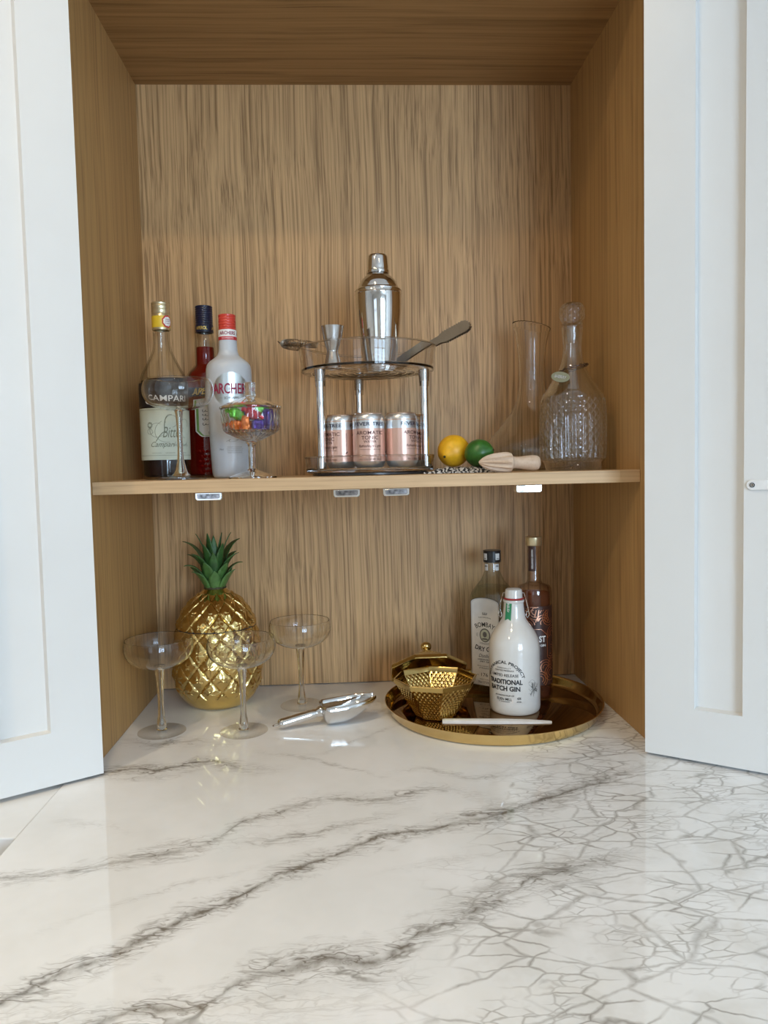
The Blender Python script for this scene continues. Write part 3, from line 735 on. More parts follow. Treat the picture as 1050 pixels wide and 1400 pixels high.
# ------------------------------------------------------------------ frosted white schnapps bottle
x, y = -0.2252, 0.170
t = thing('schnapps_bottle', 'frosted white bottle with red cap and silver oval label, behind the candy dish', 'bottle', (x, y, SZ), face_cam(x, y))
P = [(0, .0255), (.0012, .0290), (.004, .0312), (.009, .0322), (.0318, .0336), (.0645, .0346), (.1152, .0364), (.1434, .0371), (.1717, .0371)]+dense([(.1789, .0366), (.1850, .0350), (.1905, .0310), (.1950, .0250), (.2000, .0190), (.2055, .0162), (.2111, .0154), (.2248, .0147), (.2430, .0143)], 4)
rR = interp(P)
MB().lathe([(0, .0010)]+[(r, z) for z, r in P]+[(0, .2430)], 64).obj('bottle_body', M['frost'], t, 60)
cp = [(.0142, .2664)]
for k in range(5):
    z = .2640-.0044*k; cp += [(.0142, z), (.0136, z-.0011), (.0142, z-.0022)]
MB().lathe([(0, .2671), (.0134, .2671)]+cp+[(.0144, .2426), (.0142, .2416)], 40).obj('screw_cap', M['red_cap'], t)
cyl_patch(MB(), .0147, -PI, PI, .2308, .2416, nu=48).obj('neck_band', M['white_print'], t, 60)
cyl_patch(MB(), .0149, -PI, PI, .2252, .2306, nu=48).obj('red_neck_band', M['red'], t, 60)
letters(t, 'neck_lettering', [(text_fit('ARCHERS', .0275, .0058, bold=.02), on_cyl(.0147, a, .2362, .0007)) for a in (-.02, 2.1)], M['wine_print'])
letters(t, 'band_lettering', [(text_fit('SCHNAPPS', .020, .0022), on_cyl(.0149, 0, .2279, .0006))], M['white_print'])
ov = [(.0305*math.cos(a), .0275*math.sin(a)) for a in np.linspace(0, 2*PI, 49)[:-1]]
mb = MB(); flat_on(mb, ov, on_cyl(rR, .08, .1425, .0003), 30)
lab = mb.obj('silver_label', M['silver'], t, 60)
mb = put(MB(), text_fit('ARCHERS', .0640, .0170, bold=.018), on_cyl(.0372, .10, .1440, .0008)); mb.obj('brand_lettering', M['wine_print'], lab, 0)
mb = put(MB(), text_fit('SCHNAPPS', .0240, .0040, bold=.01), on_cyl(.0372, .08, .1290, .0008))
for s in (-1, 1): scribble(mb, on_cyl(.0372, .08, .1290, .0008), [(s*u, 0) for u in np.linspace(.0145, .0195, 6)], .0003)
mb.obj('small_lettering', M['grey_print'], lab, 0)
mb = MB()
scribble(mb, on_cyl(rR, .12, .0590, .0005), [(-.012+.026*f+.004*math.sin(14*f), .0035*math.sin(11*f)*(1-f)+.004*f) for f in np.linspace(0, 1, 60)], .0003)
for k, (s_, w_) in enumerate((('DISTINCTLY FLAVOURED', .024), ('WITH THE FLAVOUR OF', .027), ('RIPE PEACHES FOR A', .025), ('FRESH CLEAN TASTE', .024))):
    put(mb, text_fit(s_, w_, .0017), on_cyl(rR, .17, .0500-.0030*k, .0005))
put(mb, text_fit('70cl', .007, .0026, bold=.02), on_cyl(rR, -.48, .0465, .0005))
mb.obj('bottle_print', M['grey_print'], t, 0)

# ------------------------------------------------------------------ glass candy dish with wrapped sweets
x, y = -0.1790, 0.067
t = thing('candy_dish', 'footed ribbed glass candy dish with a lid, holding coloured sweets', 'dish', (x, y, SZ), 0.05)
def ribs(n, amp, za, zb):
    def fn(r, z, a):
        k = 1.0 if za <= z <= zb and r > .012 else 0.0
        return r+k*amp*(abs(math.sin(n*a/2))-.5), z
    return fn
o_ = [(.0, .0560), (.0085, .0558), (.0150, .0580), (.0368, .0685), (.0418, .0735), (.0424, .0760), (.0440, .0900), (.0452, .1030), (.0452, .1046)]
i_ = [(.0436, .1046), (.0430, .1020), (.0418, .0900), (.0402, .0770), (.0390, .0735), (.0340, .0705), (.0, .0700)]
MB().lathe(o_+i_, 112, ribs(28, .0018, .058, .101)).obj('bowl', M['clear_soft'], t, 25)
s_ = smooth_prof([(.0090, .0558), (.0092, .0535), (.0062, .0500), (.0057, .0353), (.0058, .0170), (.0085, .0130), (.0100, .0118)], 4)
MB().lathe([(0, .0558)]+s_+[(0, .0118)], 24).obj('stem', M['stem_glass'], t)
MB().lathe([(0, .0120), (.0100, .0120), (.0330, .0036), (.0360, .0022), (.0362, .0), (.0330, .0), (.0, .0085)], 84, lambda r, z, a: (r*(1+.012*math.cos(12*a)) if r > .02 else r, z)).obj('foot', M['clear_soft'], t, 25)
lid = MB().lathe([(0, .1252), (.0060, .1250), (.0092, .1240), (.0300, .1155), (.0452, .1092), (.0470, .1078), (.0468, .1056), (.0455, .1048), (.0440, .1056), (.0280, .1135), (.0080, .1215), (0, .1218)], 112, ribs(28, .0022, .1100, .1245)).obj('lid', M['clear_soft'], t, 25)
MB().lathe([(0, .1253), (.0084, .1253), (.0080, .1290), (.0074, .1330), (.0082, .1400), (.0086, .1440), (.0080, .1453), (0, .1458)], 48, lambda r, z, a: (r*(1+.05*math.cos(8*a)), z)).obj('lid_knob', M['clear_soft'], lid, 25)

def sweet(color, lx, ly, lz, rz, tilt, label, sz=(.0095, .0062, .0062), fan=True):
    s = thing('wrapped_sweet', label, 'sweet', (x+lx, y+ly, SZ+lz), rz, 'wrapped sweets in the candy dish')
    s.rotation_euler = (0, tilt, rz)
    r = random.Random(label); sz = tuple(q*1.17 for q in sz)
    nu, nv = 14, 12; V = []; F = []
    def sup(a): return math.copysign(abs(math.cos(a))**.55, math.cos(a)), math.copysign(abs(math.sin(a))**.55, math.sin(a))
    mb = MB()
    rows = []
    for j in range(nv+1):
        b = -PI/2+PI*j/nv; cb, sb = sup(b)
        for i in range(nu):
            cx, sx_ = sup(2*PI*i/nu); k = 1+r.uniform(-.09, .09)
            V.append((sz[0]*sb, sz[1]*cb*cx*k, sz[2]*cb*sx_*k))
    for j in range(nv):
        for i in range(nu):
            F.append((j*nu+i, j*nu+(i+1) % nu, (j+1)*nu+(i+1) % nu, (j+1)*nu+i))
    mb.add(V, F); mb.obj('wrapper', M['foil_'+color], s, 0)
    if fan:
        for sg in (-1, 1):
            V = []; F = []; n = 12
            for j, (rr, xx) in enumerate(((.0016, .0), (.0042, .0035), (.0056, .0060))):
                for i in range(n):
                    a = 2*PI*i/n; V.append((sg*(sz[0]*.92+xx*(1+.25*math.cos(3*a+sg))), rr*math.cos(a)*1.1, rr*math.sin(a)*(.55 if j else 1)*(1+.3*math.sin(4*a))))
            for j in range(2):
                for i in range(n): F.append((j*n+i, j*n+(i+1) % n, (j+1)*n+(i+1) % n, (j+1)*n+i))
            MB().add(V, F).obj('twist_end', M['foil_'+color], s, 0)
    return s
zl = .0800
sweet('orange', -.0200, -.0150, zl, .5, .1, 'orange foil sweet at the front left of the candy dish')
sweet('orange', -.0050, -.0255, .0826, .15, PI/2, 'orange foil sweet standing upright at the front middle of the dish', (.0095, .0068, .0055), False)
sweet('purple', .0125, -.0190, zl, .35, 0.0, 'purple foil sweet lying at the front right of the dish', (.0085, .0066, .0066), False)
sweet('purple', .0270, -.0040, .0878, 1.2, PI/2, 'purple foil sweet standing against the right wall of the dish', (.0130, .0066, .0060), False)
sweet('orange', -.0020, .0020, zl, 1.1, 0, 'orange foil sweet buried in the middle of the dish', fan=False)
sweet('purple', .0080, .0215, zl, .4, 0, 'purple foil sweet at the back of the dish', fan=False)
sweet('red', -.0230, .0150, zl, -.7, 0, 'red foil sweet at the back left of the dish', fan=False)
sweet('green', -.0195, -.0100, .0955, .5, .35, 'green foil sweet on top at the left of the dish')
sweet('red', .0050, -.0120, .0965, -.35, .35, 'red foil sweet on top at the middle of the dish')
sweet('green', .0130, .0030, .1020, .25, -.15, 'green foil sweet on top at the right of the dish', (.0085, .006, .0052))
sweet('purple', -.0060, .0110, .0965, .1, 0, 'purple foil sweet on top behind the red one', fan=False)

# ------------------------------------------------------------------ two-tier clear turntable stand
tx, ty = 0.0038, 0.150
t = thing('tiered_stand', 'two-tier clear acrylic turntable stand with chrome posts in the middle of the shelf', 'stand', (tx, ty, SZ))
MB().lathe([(0, 0), (.0930, 0), (.0950, .0012), (.0950, .0036), (.0930, .0044), (0, .0044)], 72).obj('turntable_base', M['dark_base'], t)
low = [(0, .0046), (.1020, .0046), (.1045, .0060), (.1062, .0280), (.1075, .0290), (.1080, .0282), (.1068, .0085), (.1030, .0046)]
MB().lathe([(0, .0048), (.1030, .0048), (.1052, .0062), (.1075, .0290), (.1062, .0296), (.1050, .0288), (.1030, .0120), (.1010, .0103), (0, .0103)], 96).obj('lower_tray', M['acrylic'], t)
up = MB().lathe([(0, .1665), (.1050, .1665), (.1078, .1680), (.1122, .2040), (.1120, .2056), (.1100, .2056), (.1060, .1720), (.1035, .1704), (0, .1704)], 96).obj('upper_tray', M['acrylic'], t)
for rr_, rz_ in ((.1112, .2060), (.1063, .0298)):
    MB().lathe([(rr_+.0014*math.cos(a), rz_+.0014*math.sin(a)) for a in np.linspace(0, 2*PI, 11)], 96).obj('rim_bead', M['acrylic'], t)
for r in (.022, .036, .050, .064, .078, .092):
    MB().lathe([(r-.0012, .1666), (r-.0004, .1655), (r+.0004, .1655), (r+.0012, .1666)], 80).obj('ridge_ring', M['acrylic'], up)
for a in (98, 217, 337):
    px_, py_ = .096*math.cos(math.radians(a)), .096*math.sin(math.radians(a))
    p = MB().lathe([(0, .0105), (.0062, .0105), (.0062, .1480), (0, .1480)], 28).xf(Matrix.Translation((px_, py_, 0))).obj('post', M['chrome'], t)
    MB().lathe([(.0064, .1400), (.0078, .1400), (.0088, .1663), (.0064, .1663)], 28).xf(Matrix.Translation((px_, py_, 0))).obj('post_collar', M['acrylic'], p)
    MB().lathe([(0, .1481), (.0070, .1481), (.0070, .1662), (0, .1662)], 24).xf(Matrix.Translation((px_, py_, 0))).obj('post_cap', M['steel_satin'], p)
    MB().lathe([(.0064, .0106), (.0080, .0106), (.0076, .0290), (.0064, .0290)], 28).xf(Matrix.Translation((px_, py_, 0))).obj('post_socket', M['acrylic'], p)

def can(label, cx, cy, rot, first=None):
    if first is not None: return copy_thing(first, (cx, cy, SZ+.0107), face_cam(cx, cy)+rot, label)
    t = thing('tonic_can', label, 'can', (cx, cy, SZ+.0107), face_cam(cx, cy)+rot, 'tonic water cans in the lower tray')
    R_ = .0247
    MB().lathe([(0, .0020), (.0165, .0020), (.0180, 0), (.0192, .0006), (.0225, .0050), (R_, .0095), (R_, .0760), (.0240, .0800), (.0222, .0832), (.0214, .0836)], 56).obj('can_body', M['can_silver'], t)
    tp = MB().lathe([(.0214, .0834), (.0222, .0848), (.0216, .0856), (.0206, .0850), (.0198, .0815), (0, .0812)], 56).obj('can_end', M['can_rose'], t)
    MB().lathe([(0, .0005), (.006, .0004), (.0062, 0)], 16, lambda r, z, a: (r*(1+.35*abs(math.cos(a))), z)).xf(Matrix.Translation((0, -.006, .0816))).obj('ring_pull', M['can_silver'], tp)
    MB().lathe([(R_-.001, .0110), (R_+.0003, .0110), (R_+.0003, .0612), (R_-.001, .0612)], 56).obj('salmon_band', M['salmon'], t)
    MB().lathe([(R_-.001, .0738), (R_+.0002, .0738), (R_+.0002, .0756), (R_-.001, .0756)], 56).obj('rose_line', M['can_rose'], t)
    A = (0.0, 2.62)
    letters(t, 'brand_lettering', [(text_fit('FEVER-TREE', .0520, .0056, bold=.012), on_cyl(R_, a, .0680, .0007)) for a in A], M['navy_print'])
    it = []
    for a in A:
        it += [(text_fit('AROMATIC', .0455, .0056, bold=.005), on_cyl(R_, a, .0546, .0008)), (text_fit('TONIC', .0270, .0056, bold=.005), on_cyl(R_, a, .0470, .0008)),
               (text_fit('WATER', .0200, .0036, bold=.005), on_cyl(R_, a, .0410, .0008)), (text_fit('Refreshingly Light', .0370, .0052, shear=.4), on_cyl(R_, a, .0338, .0008)),
               (text_fit('WITH GENTLE SOUTH AMERICAN BARK', .0340, .0012), on_cyl(R_, a, .0290, .0008)), (text_fit('150ml  LOW CALORIE TONIC', .0360, .0024), on_cyl(R_, a, .0140, .0008))]
    letters(t, 'flavour_lettering', it, M['can_print'])
    mb = MB()
    for a in (1.31, -2.35):
        V, F = text_fit('NATURAL FLAVOURS', .0270, .0016); put(mb, ([(-v, u) for u, v in V], F), on_cyl(R_, a, .0420, .0008))
        for k in range(3):
            put(mb, disc_geo([(.0013*math.cos(q), .0007*math.sin(q)+.0012*k) for q in np.linspace(0, 2*PI, 9)[:-1]]), on_cyl(R_, a+.03*(k-1), .0240, .0008))
    mb.obj('side_print', M['can_print'], t, 0, kind='stuff')
    return t
cn = can('salmon and silver tonic can, front middle of the lower tray', .0010, .0805, 0.06)
can('salmon and silver tonic can beside the left chrome post', -.0425, .1150, -0.98, cn)
can('salmon and silver tonic can at the front right of the lower tray', .0520, .0885, 1.03, cn)
can('salmon and silver tonic can half hidden behind the right chrome post', .0720, .1450, 0.55, cn)

# ------------------------------------------------------------------ cocktail shaker, jigger, strainer, tongs on the upper tier
ZU = SZ+.1705
t = thing('cocktail_shaker', 'polished steel cocktail shaker standing on the upper tier', 'shaker', (.0240, .150, ZU))
s_ = smooth_prof([(.0252, .0), (.0268, .012), (.0300, .030), (.0340, .060), (.0368, .088), (.0380, .108), (.0381, .1215)], 6)
MB().lathe([(0, 0)]+s_+[(.0386, .1222), (.0381, .1230), (.0381, .1268), (0, .1268)], 72).obj('tumbler', M['steel'], t)
s_ = smooth_prof([(.0375, .1275), (.0372, .1292), (.0335, .1310), (.0325, .1345), (.0295, .1420), (.0245, .1480), (.0180, .1540), (.0165, .1555)], 5)
MB().lathe([(0, .1270), (.0384, .1270), (.0384, .1276)]+s_+[(0, .1555)], 72).obj('strainer_top', M['steel'], t)
s_ = smooth_prof([(.0187, .1562), (.0187, .1600), (.0180, .1612), (.0176, .1680), (.0166, .1800), (.0156, .1836), (.0130, .1858), (.0, .1866)], 5)
MB().lathe([(0, .1558), (.0185, .1558)]+s_, 56).obj('cap', M['steel'], t)
t = thing('jigger', 'double-cone satin steel jigger standing on the upper tier', 'jigger', (-.0517, .092, ZU))
MB().lathe([(0, .020), (.0135, .0), (.0143, .0), (.0088, .0205), (.0082, .0222), (.0095, .0255), (.0120, .0330), (.0150, .0450), (.0180, .0605), (.0184, .0618), (.0176, .0618), (.0140, .0470), (.0105, .0330), (.0, .0270)], 48).obj('cups', M['steel_satin'], t)
MB().lathe([(.0082, .0213), (.0092, .0216), (.0092, .0228), (.0082, .0231)], 40).obj('waist_ring', M['steel'], t)

t = thing('cocktail_strainer', 'coil-edged bar strainer resting over the left rim of the upper tier', 'strainer', (-.106, .160, ZU+.0440), 0)
t.rotation_euler = (0, math.radians(6), math.radians(-4))
MB().lathe([(0, -.0005), (.0270, -.0005), (.0275, 0), (.0270, .0005), (0, .0005)], 48).obj('disc', M['steel_satin'], t)
n = 46; pts = []
for i in range(n*10):
    a = math.radians(25)+(2*PI-math.radians(50))*i/(n*10-1); q = 2*PI*i/10
    rr = .0272+.0052*math.cos(q); pts.append((rr*math.cos(a), rr*math.sin(a), .0056*math.sin(q)))
MB().tube(pts, .00055, 5).obj('coil_spring', M['steel_dark'], t)
for s_ in (-1, 1):
    MB().tube([(.0-.004, s_*.026, 0), (-.004, s_*.034, -.001), (-.010, s_*.038, -.003)], .0011, 8).obj('side_prong', M['steel_dark'], t)
MB().tube([(-.0240, -.010, -.0005), (-.0315, -.012, .0000), (-.0350, -.010, .0022), (-.0350, .010, .0022), (-.0315, .012, 0), (-.0240, .010, -.0005)], .0009, 8).obj('front_loop', M['steel_dark'], t)
MB().grid(14, 1, lambda i, j: (.022+.078*i, (-.0065+.013*j)*(1-.25*i), .0008-.030*i*(.4+.6*i))).obj('handle', M['steel_satin'], t)
hd = t.children[-1]; sm_ = hd.modifiers.new('thick', 'SOLIDIFY'); sm_.thickness = .0012

t = thing('ice_tongs', 'flat steel ice tongs with serrated ends, leaning out over the right rim', 'tongs', (.0500, .195, ZU+.0150))
# local x runs up along the tongs
A_ = Vector((.0500, .195, ZU+.0150)); B_ = Vector((.1725, .140, SZ+.2425)); dx_ = (B_-A_); Ln = dx_.length
ex = dx_.normalized(); ey = Vector((0, 0, 1)).cross(ex).normalized(); ez = ex.cross(ey)
t.rotation_euler = Matrix((ex, ey, ez)).transposed().to_euler()
def tong_outline():
    top = []; n = 9
    top += [(0, .0045), (.02, .0050), (Ln*.45, .0054), (Ln*.62, .0060), (Ln*.66, .0082)]
    for i in range(n):
        x0 = Ln*.67+(Ln*.94-Ln*.67)*i/n; top += [(x0, .0078+.0006*i/n), (x0+.0018, .0100)]
    top += [(Ln*.955, .0080), (Ln*.975, .0074), (Ln*.98, .0052), (Ln, .0046), (Ln*.99, .002), (Ln*1.005, 0)]
    return top+[(a, -b) for a, b in top[::-1][1:]]
tob = tong_outline()
MB().prism(tob, .0011).xf(Matrix.Translation((0, -.0035, 0)) @ Matrix.Rotation(-.02, 4, 'Z')).obj('arm', M['steel_dark'], t, 0)
MB().prism(tob, .0011).xf(Matrix.Translation((0, .0030, 0)) @ Matrix.Rotation(.02, 4, 'Z')).obj('arm', M['steel_dark'], t, 0)
MB().tube([(.002, -.0032, 0), (-.004, -.0020, 0), (-.0055, .0002, 0), (-.004, .0025, 0), (.002, .0036, 0)], .0008, 6).xf(Matrix.Scale(5.0, 4, (0, 0, 1))).obj('spring_bend', M['steel_dark'], t)

# ------------------------------------------------------------------ napkin, lemon, lime, wooden reamer
def crease(x, y): return mnoise.noise(Vector((x*38, y*60, 3.1)))
def cloth_pt(i, j, top):
    y = .072+.092*j
    xl = tx+math.sqrt(max(.1115**2-(y-ty)**2, 0))+.0015+.003*math.sin(9*j)
    xr = .213-.012*math.sin(PI*j)+.003*math.sin(14*j)
    xx = xl+(xr-xl)*i
    e = min(i, 1-i, j, 1-j); k = min(1, e/.10)
    h = (.0072+.0030*crease(xx, y)+.0016*math.sin(xx*300+y*90))*(.30+.70*k)
    return (xx, y, SZ+(max(h, .0012) if top else .0003))
mb = MB().grid(48, 30, lambda i, j: cloth_pt(i, j, True)); mb.grid(48, 30, lambda i, j: cloth_pt(i, j, False), True)
def rim(par):
    V = []; F = []
    for k in range(49):
        f = k/48; a = [(f, 0), (f, 1), (0, f), (1, f)][par]; V += [cloth_pt(*a, True), cloth_pt(*a, False)]
    for k in range(48): F.append((2*k, 2*k+1, 2*k+3, 2*k+2))
    mb.add(V, F)
for q in range(4): rim(q)
tag(mb.obj('folded_napkin', M['zebra'], None, 60), 'crumpled black and white woven cloth under the lemon and lime', 'cloth')
def fruit(name, label, cat, loc, R_, stretch, mat, nip, rot):
    t = thing(name, label, cat, loc)
    def fn(r, z, a):
        k = 1+.012*mnoise.noise(Vector((math.sin(a)*2, math.cos(a)*2, z*60)))
        return r*k, z
    pr = []
    for k in range(25):
        q = -PI/2+PI*k/24; r = R_*math.cos(q); z = R_*stretch*math.sin(q)
        z += nip*R_*math.copysign(max(0, (abs(math.sin(q))-.90)/.10)**1.5, math.sin(q)); pr.append((max(r, 0), z))
    pr[0] = (0, pr[0][1]); pr[-1] = (0, pr[-1][1])
    o = MB().lathe(pr, 40, fn).obj('peel', mat, t, 80); o.rotation_euler = rot
    zt = pr[-1][1]
    s = MB().lathe([(0, zt-.0012), (.0024, zt-.0008), (.0020, zt+.0006), (0, zt+.0004)], 12).obj('stem_scar', M['moss'], o); 
    return t
fruit('lemon', 'ripe yellow lemon sitting on the patterned cloth', 'fruit', (.1415, .1380, SZ+.0360), .0262, 1.05, M['lemon'], .14, (math.radians(108), 0, math.radians(-38)))
fruit('lime', 'small dark green lime on the cloth between lemon and reamer', 'fruit', (.1770, .1000, SZ+.0308), .0222, 1.06, M['lime'], .12, (math.radians(80), 0, math.radians(50)))

t = thing('citrus_reamer', 'pale wooden citrus reamer lying in front of the lime', 'reamer', (.1660, .0440, SZ+.0162))
ax = Vector((.0970, .0120, -.0030)); t.rotation_euler = ax.to_track_quat('Z', 'Y').to_euler(); Lr = ax.length
def ridge(r, z, a):
    k = math.sin(min(1, z/.05)*PI)**.6 if 0 < z < .05 else 0
    return r*(1-.26*k*(abs(math.sin(6*a/1.0))**1.2)), z
s_ = smooth_prof([(.0, .0), (.0030, .0018), (.0085, .0090), (.0132, .0220), (.0158, .0380), (.0161, .0455), (.0150, .0505)], 6)
MB().lathe(s_+[(.0140, .0512), (0, .0512)], 72, ridge).obj('fluted_head', M['beech'], t, 35)
s_ = smooth_prof([(.0138, .0506), (.0105, .0530), (.0092, .0580), (.0096, .0660), (.0112, .0790), (.0118, .0880), (.0105, .0945), (.0060, .0976), (.0, .0980)], 6)
MB().lathe([(0, .0506)]+s_, 40).obj('handle', M['beech'], t, 60)

# ------------------------------------------------------------------ plain carafe with a slanted lip
x, y = .3000, .2470
t = thing('wine_carafe', 'plain clear wine carafe with a flared slanted lip, at the right', 'carafe', (x, y, SZ), 0.12)
o_ = smooth_prof([(.0480, .0), (.0640, .0028), (.0800, .0135), (.0862, .0290), (.0850, .0430), (.0765, .0570), (.0640, .0710), (.0500, .0880), (.0380, .1035), (.0290, .1210), (.0245, .1400), (.0228, .1620), (.0235, .1960), (.0262, .2240), (.0300, .2440), (.0335, .2560)], 5)
def slant(r, z, a):
    k = max(0, (z-.20)/.056); return r, z-.22*r*math.sin(a)*k
i_ = [(max(r-.0013, .0), z+.0012) for r, z in o_[:-1]]+[(o_[-1][0]-.0010, o_[-1][1])]
MB().lathe([(0, .0015)]+o_+i_[::-1]+[(0, .0032)], 72, slant).obj('vessel', M['clear'], t, 60)

# ------------------------------------------------------------------ cut crystal decanter
x, y = .3320, .1090
t = thing('crystal_decanter', 'diamond-cut crystal decanter with stopper and hanging tag, far right of the shelf', 'decanter', (x, y, SZ), face_cam(x, y))
def diamonds(n, cell, amp, za, zb):
    def fn(r, z, a):
        if not (za <= z <= zb): return r, z
        u = n*a/(2*PI); v = (z-za)/cell
        p = (u+v) % 1.0; q = (u-v) % 1.0
        d1 = min(p, 1-p); d2 = min(q, 1-q)
        rb = max(math.exp(-(d1/.15)**2), math.exp(-(d2/.15)**2))
        return r+amp*(rb-.4), z
    return fn
wallp = [(.0430, 0.0), (.0440, .0030), (.0470, .0120), (.0505, .0165)]
body = wallp+[(.0500+.0022*math.sin(PI*(k/120)), .0175+.0975*k/120) for k in range(121)]+[(.0502, .1165), (.0490, .1195), (.0462, .1240)]
neck = smooth_prof([(.0440, .1262), (.0355, .1390), (.0284, .1505), (.0213, .1628), (.0165, .1780), (.0148, .1900), (.0142, .2000)], 4)
ring_ = [(.0152, .2010), (.0147, .2022), (.0150, .2080), (.0165, .2240), (.0173, .2275), (.0168, .2296), (.0120, .2298)]
inn = [(.0108, .2260), (.0105, .1950), (.0130, .1760), (.0180, .1620), (.0250, .1480), (.0330, .1360), (.0420, .1240), (.0452, .1150), (.0462, .0700), (.0450, .0200), (.0380, .0135), (0, .0125)]
MB().lathe([(0, .0022), (.0300, .0022), (.0380, 0)]+body+neck+ring_+inn, 448, diamonds(28, .0126, .0019, .0180, .1140)).obj('decanter_body', M['lattice_glass'], t, 40)
st = [(0, .2070), (.0080, .2075), (.0100, .2300), (.0135, .2312), (.0172, .2335), (.0150, .2362), (.0176, .2395)]+[(.0178+.0016*math.sin(PI*k/24), .2400+.0215*k/24) for k in range(25)]+[(.0168, .2640), (.0130, .2668), (0, .2676)]
MB().lathe(st, 196, diamonds(14, .0088, .0012, .2402, .2612)).obj('stopper', M['lattice_glass'], t, 40)
mb = MB(); nl = 34
for i in range(nl):
    a = 2*PI*i/nl; rr = .0232; c_ = Vector((rr*math.sin(a), -rr*math.cos(a), .1628+.006*math.sin(a)))
    T = Vector((math.cos(a), math.sin(a), .0)); B = Vector((0, 0, 1)) if i % 2 else Vector((math.sin(a), -math.cos(a), 0))
    mb.tube([c_+T*.0030*math.cos(q)+B*.0017*math.sin(q) for q in np.linspace(0, 2*PI, 9)[:-1]], .00055, 5, True)
ch = mb.obj('chain', M['chain'], t); ch['kind'] = 'stuff'
tg = MB().prism([(.0155*math.cos(a), .0088*math.sin(a)) for a in np.linspace(0, 2*PI, 33)[:-1]], .0012)
TM = Matrix.Translation((-.0185, -.0335, .1475)) @ Matrix.Rotation(math.radians(-22), 4, 'Z') @ Matrix.Rotation(math.radians(14), 4, 'Y') @ Matrix.Rotation(math.radians(-24), 4, 'X')
tgo = tg.xf(TM).obj('name_tag', M['tag'], t, 30)
mb = put(MB(), text_fit('SHERRY', .0200, .0056, bold=.02), lambda u, v: tuple(TM @ Vector((u, -.0003, v)))); mb.obj('tag_lettering', M['chrome'], tgo, 0)
MB().tube([TM @ Vector((.0, .0, .0085)), (-.0150, -.0225, .1600), (-.0130, -.0190, .1625)], .0005, 6).obj('tag_wire', M['chain'], tgo)

# ------------------------------------------------------------------ gold pineapple jar
x, y = -.2740, .2470
t = thing('pineapple_jar', 'gold pineapple-shaped lidded jar with a green leaf crown, at back left', 'jar', (x, y, 0), 0.25)
pp = smooth_prof([(.0500, .0), (.0585, .0060), (.0665, .0160), (.0735, .0320), (.0778, .0560), (.0785, .0800), (.0765, .1050), (.0742, .1230), (.0722, .1330), (.0700, .1420), (.0655, .1560), (.0590, .1690), (.0500, .1810), (.0400, .1905), (.0320, .1965), (.0260, .2010), (.0215, .2050)], 8)
rP = interp([(b, a) for a, b in pp])
arcz = [0.0]; zz = np.linspace(0, .2050, 400)
for a, b in zip(zz[:-1], zz[1:]): arcz.append(arcz[-1]+math.hypot(b-a, rP(b)-rP(a)))
def pine(r, z, a):
    if r < .02: return r, z
    s = float(np.interp(z, zz, arcz))
    u = 12*a/(2*PI); v = s/.0455
    p = (u+v) % 1.0; q = (u-v) % 1.0
    d = min(p, 1-p, q, 1-q)*2
    lo = max(0, min(1, (z-.010)/.02))
    h = min(d/.12, 1)*.0022+.0034*d
    # creases radiating from the middle of each diamond
    h += .0011*abs(math.sin(PI*(p-.5)))*0+.0012*math.cos(4*math.atan2(p-.5, q-.5))*d
    h += .0007*mnoise.noise(Vector((math.sin(a)*14, math.cos(a)*14, z*190)))
    return r-.0036+(h if z < .199 else .0022)*lo+.0018*(1-lo), z
zcut = .1385
zb = [k*zcut/118 for k in range(119)]
MB().lathe([(0, .0006), (.0460, .0006)]+[(rP(z), max(z, .0004)) for z in zb]+[(rP(zcut)-.006, zcut+.0002), (rP(zcut)-.007, .05), (0, .05)], 288, pine).obj('jar_body', M['gold'], t, 50)
zl_ = [zcut+.0016+(.2050-zcut-.0016)*k/70 for k in range(71)]
lid = MB().lathe([(0, zcut+.004), (rP(zcut)-.006, zcut+.0030)]+[(rP(z), z) for z in zl_]+[(.0190, .2062), (0, .2066)], 288, pine).obj('jar_lid', M['gold'], t, 50)
MB().lathe([(rP(zcut)-.0062, zcut-.0004), (rP(zcut)-.0014, zcut-.0002), (rP(zcut)-.0014, zcut+.0018), (rP(zcut)-.0062, zcut+.0024)], 96).obj('seam_ring', M['dark_base'], lid)
crown = MB().lathe([(0, .2035), (.0185, .2040), (.0192, .2075), (.0165, .2120), (.0120, .2180), (.0080, .2420), (0, .2460)], 36, lambda r, z, a: (r*(1+.06*math.sin(9*a+z*700)), z)).obj('crown', M['moss'], t)
def leaf(az, z0, L, wid, lean, curl, mat, r0=.010):
    """pointed, gutter-shaped leaf with a toothed edge; curl bends the tip outward"""
    n = 16; V = []; F = []
    ang = lean; px_, pz = r0, z0; P = []
    for k in range(n+1):
        P.append((px_, pz, ang)); ang += curl*((k/n)**1.4)*2.4/n
        px_ += L/n*math.sin(ang); pz += L/n*math.cos(ang)
    for k, (pr_, pzz, an) in enumerate(P):
        f = k/n; wv = wid*(.62+.9*f-.3*f*f)*(1-f**2.6)*.95+.00015
        wv *= 1+(.06 if k % 2 else -.06)
        nx, nz = math.cos(an), -math.sin(an)
        for s in (-1, -.5, 0, .5, 1):
            off = .22*wid*(1-s*s)*(1-f)
            V.append(Vector((s*wv, -(pr_+nx*off), pzz+nz*off)))
    for k in range(n):
        for i in range(4): F.append((k*5+i, k*5+i+1, (k+1)*5+i+1, (k+1)*5+i))
    o = MB().add([Matrix.Rotation(az, 3, 'Z') @ v for v in V], F).obj('leaf', mat, crown, 60)
    m = o.modifiers.new('thick', 'SOLIDIFY'); m.thickness = .0011
    return o
rl = random.Random(4)
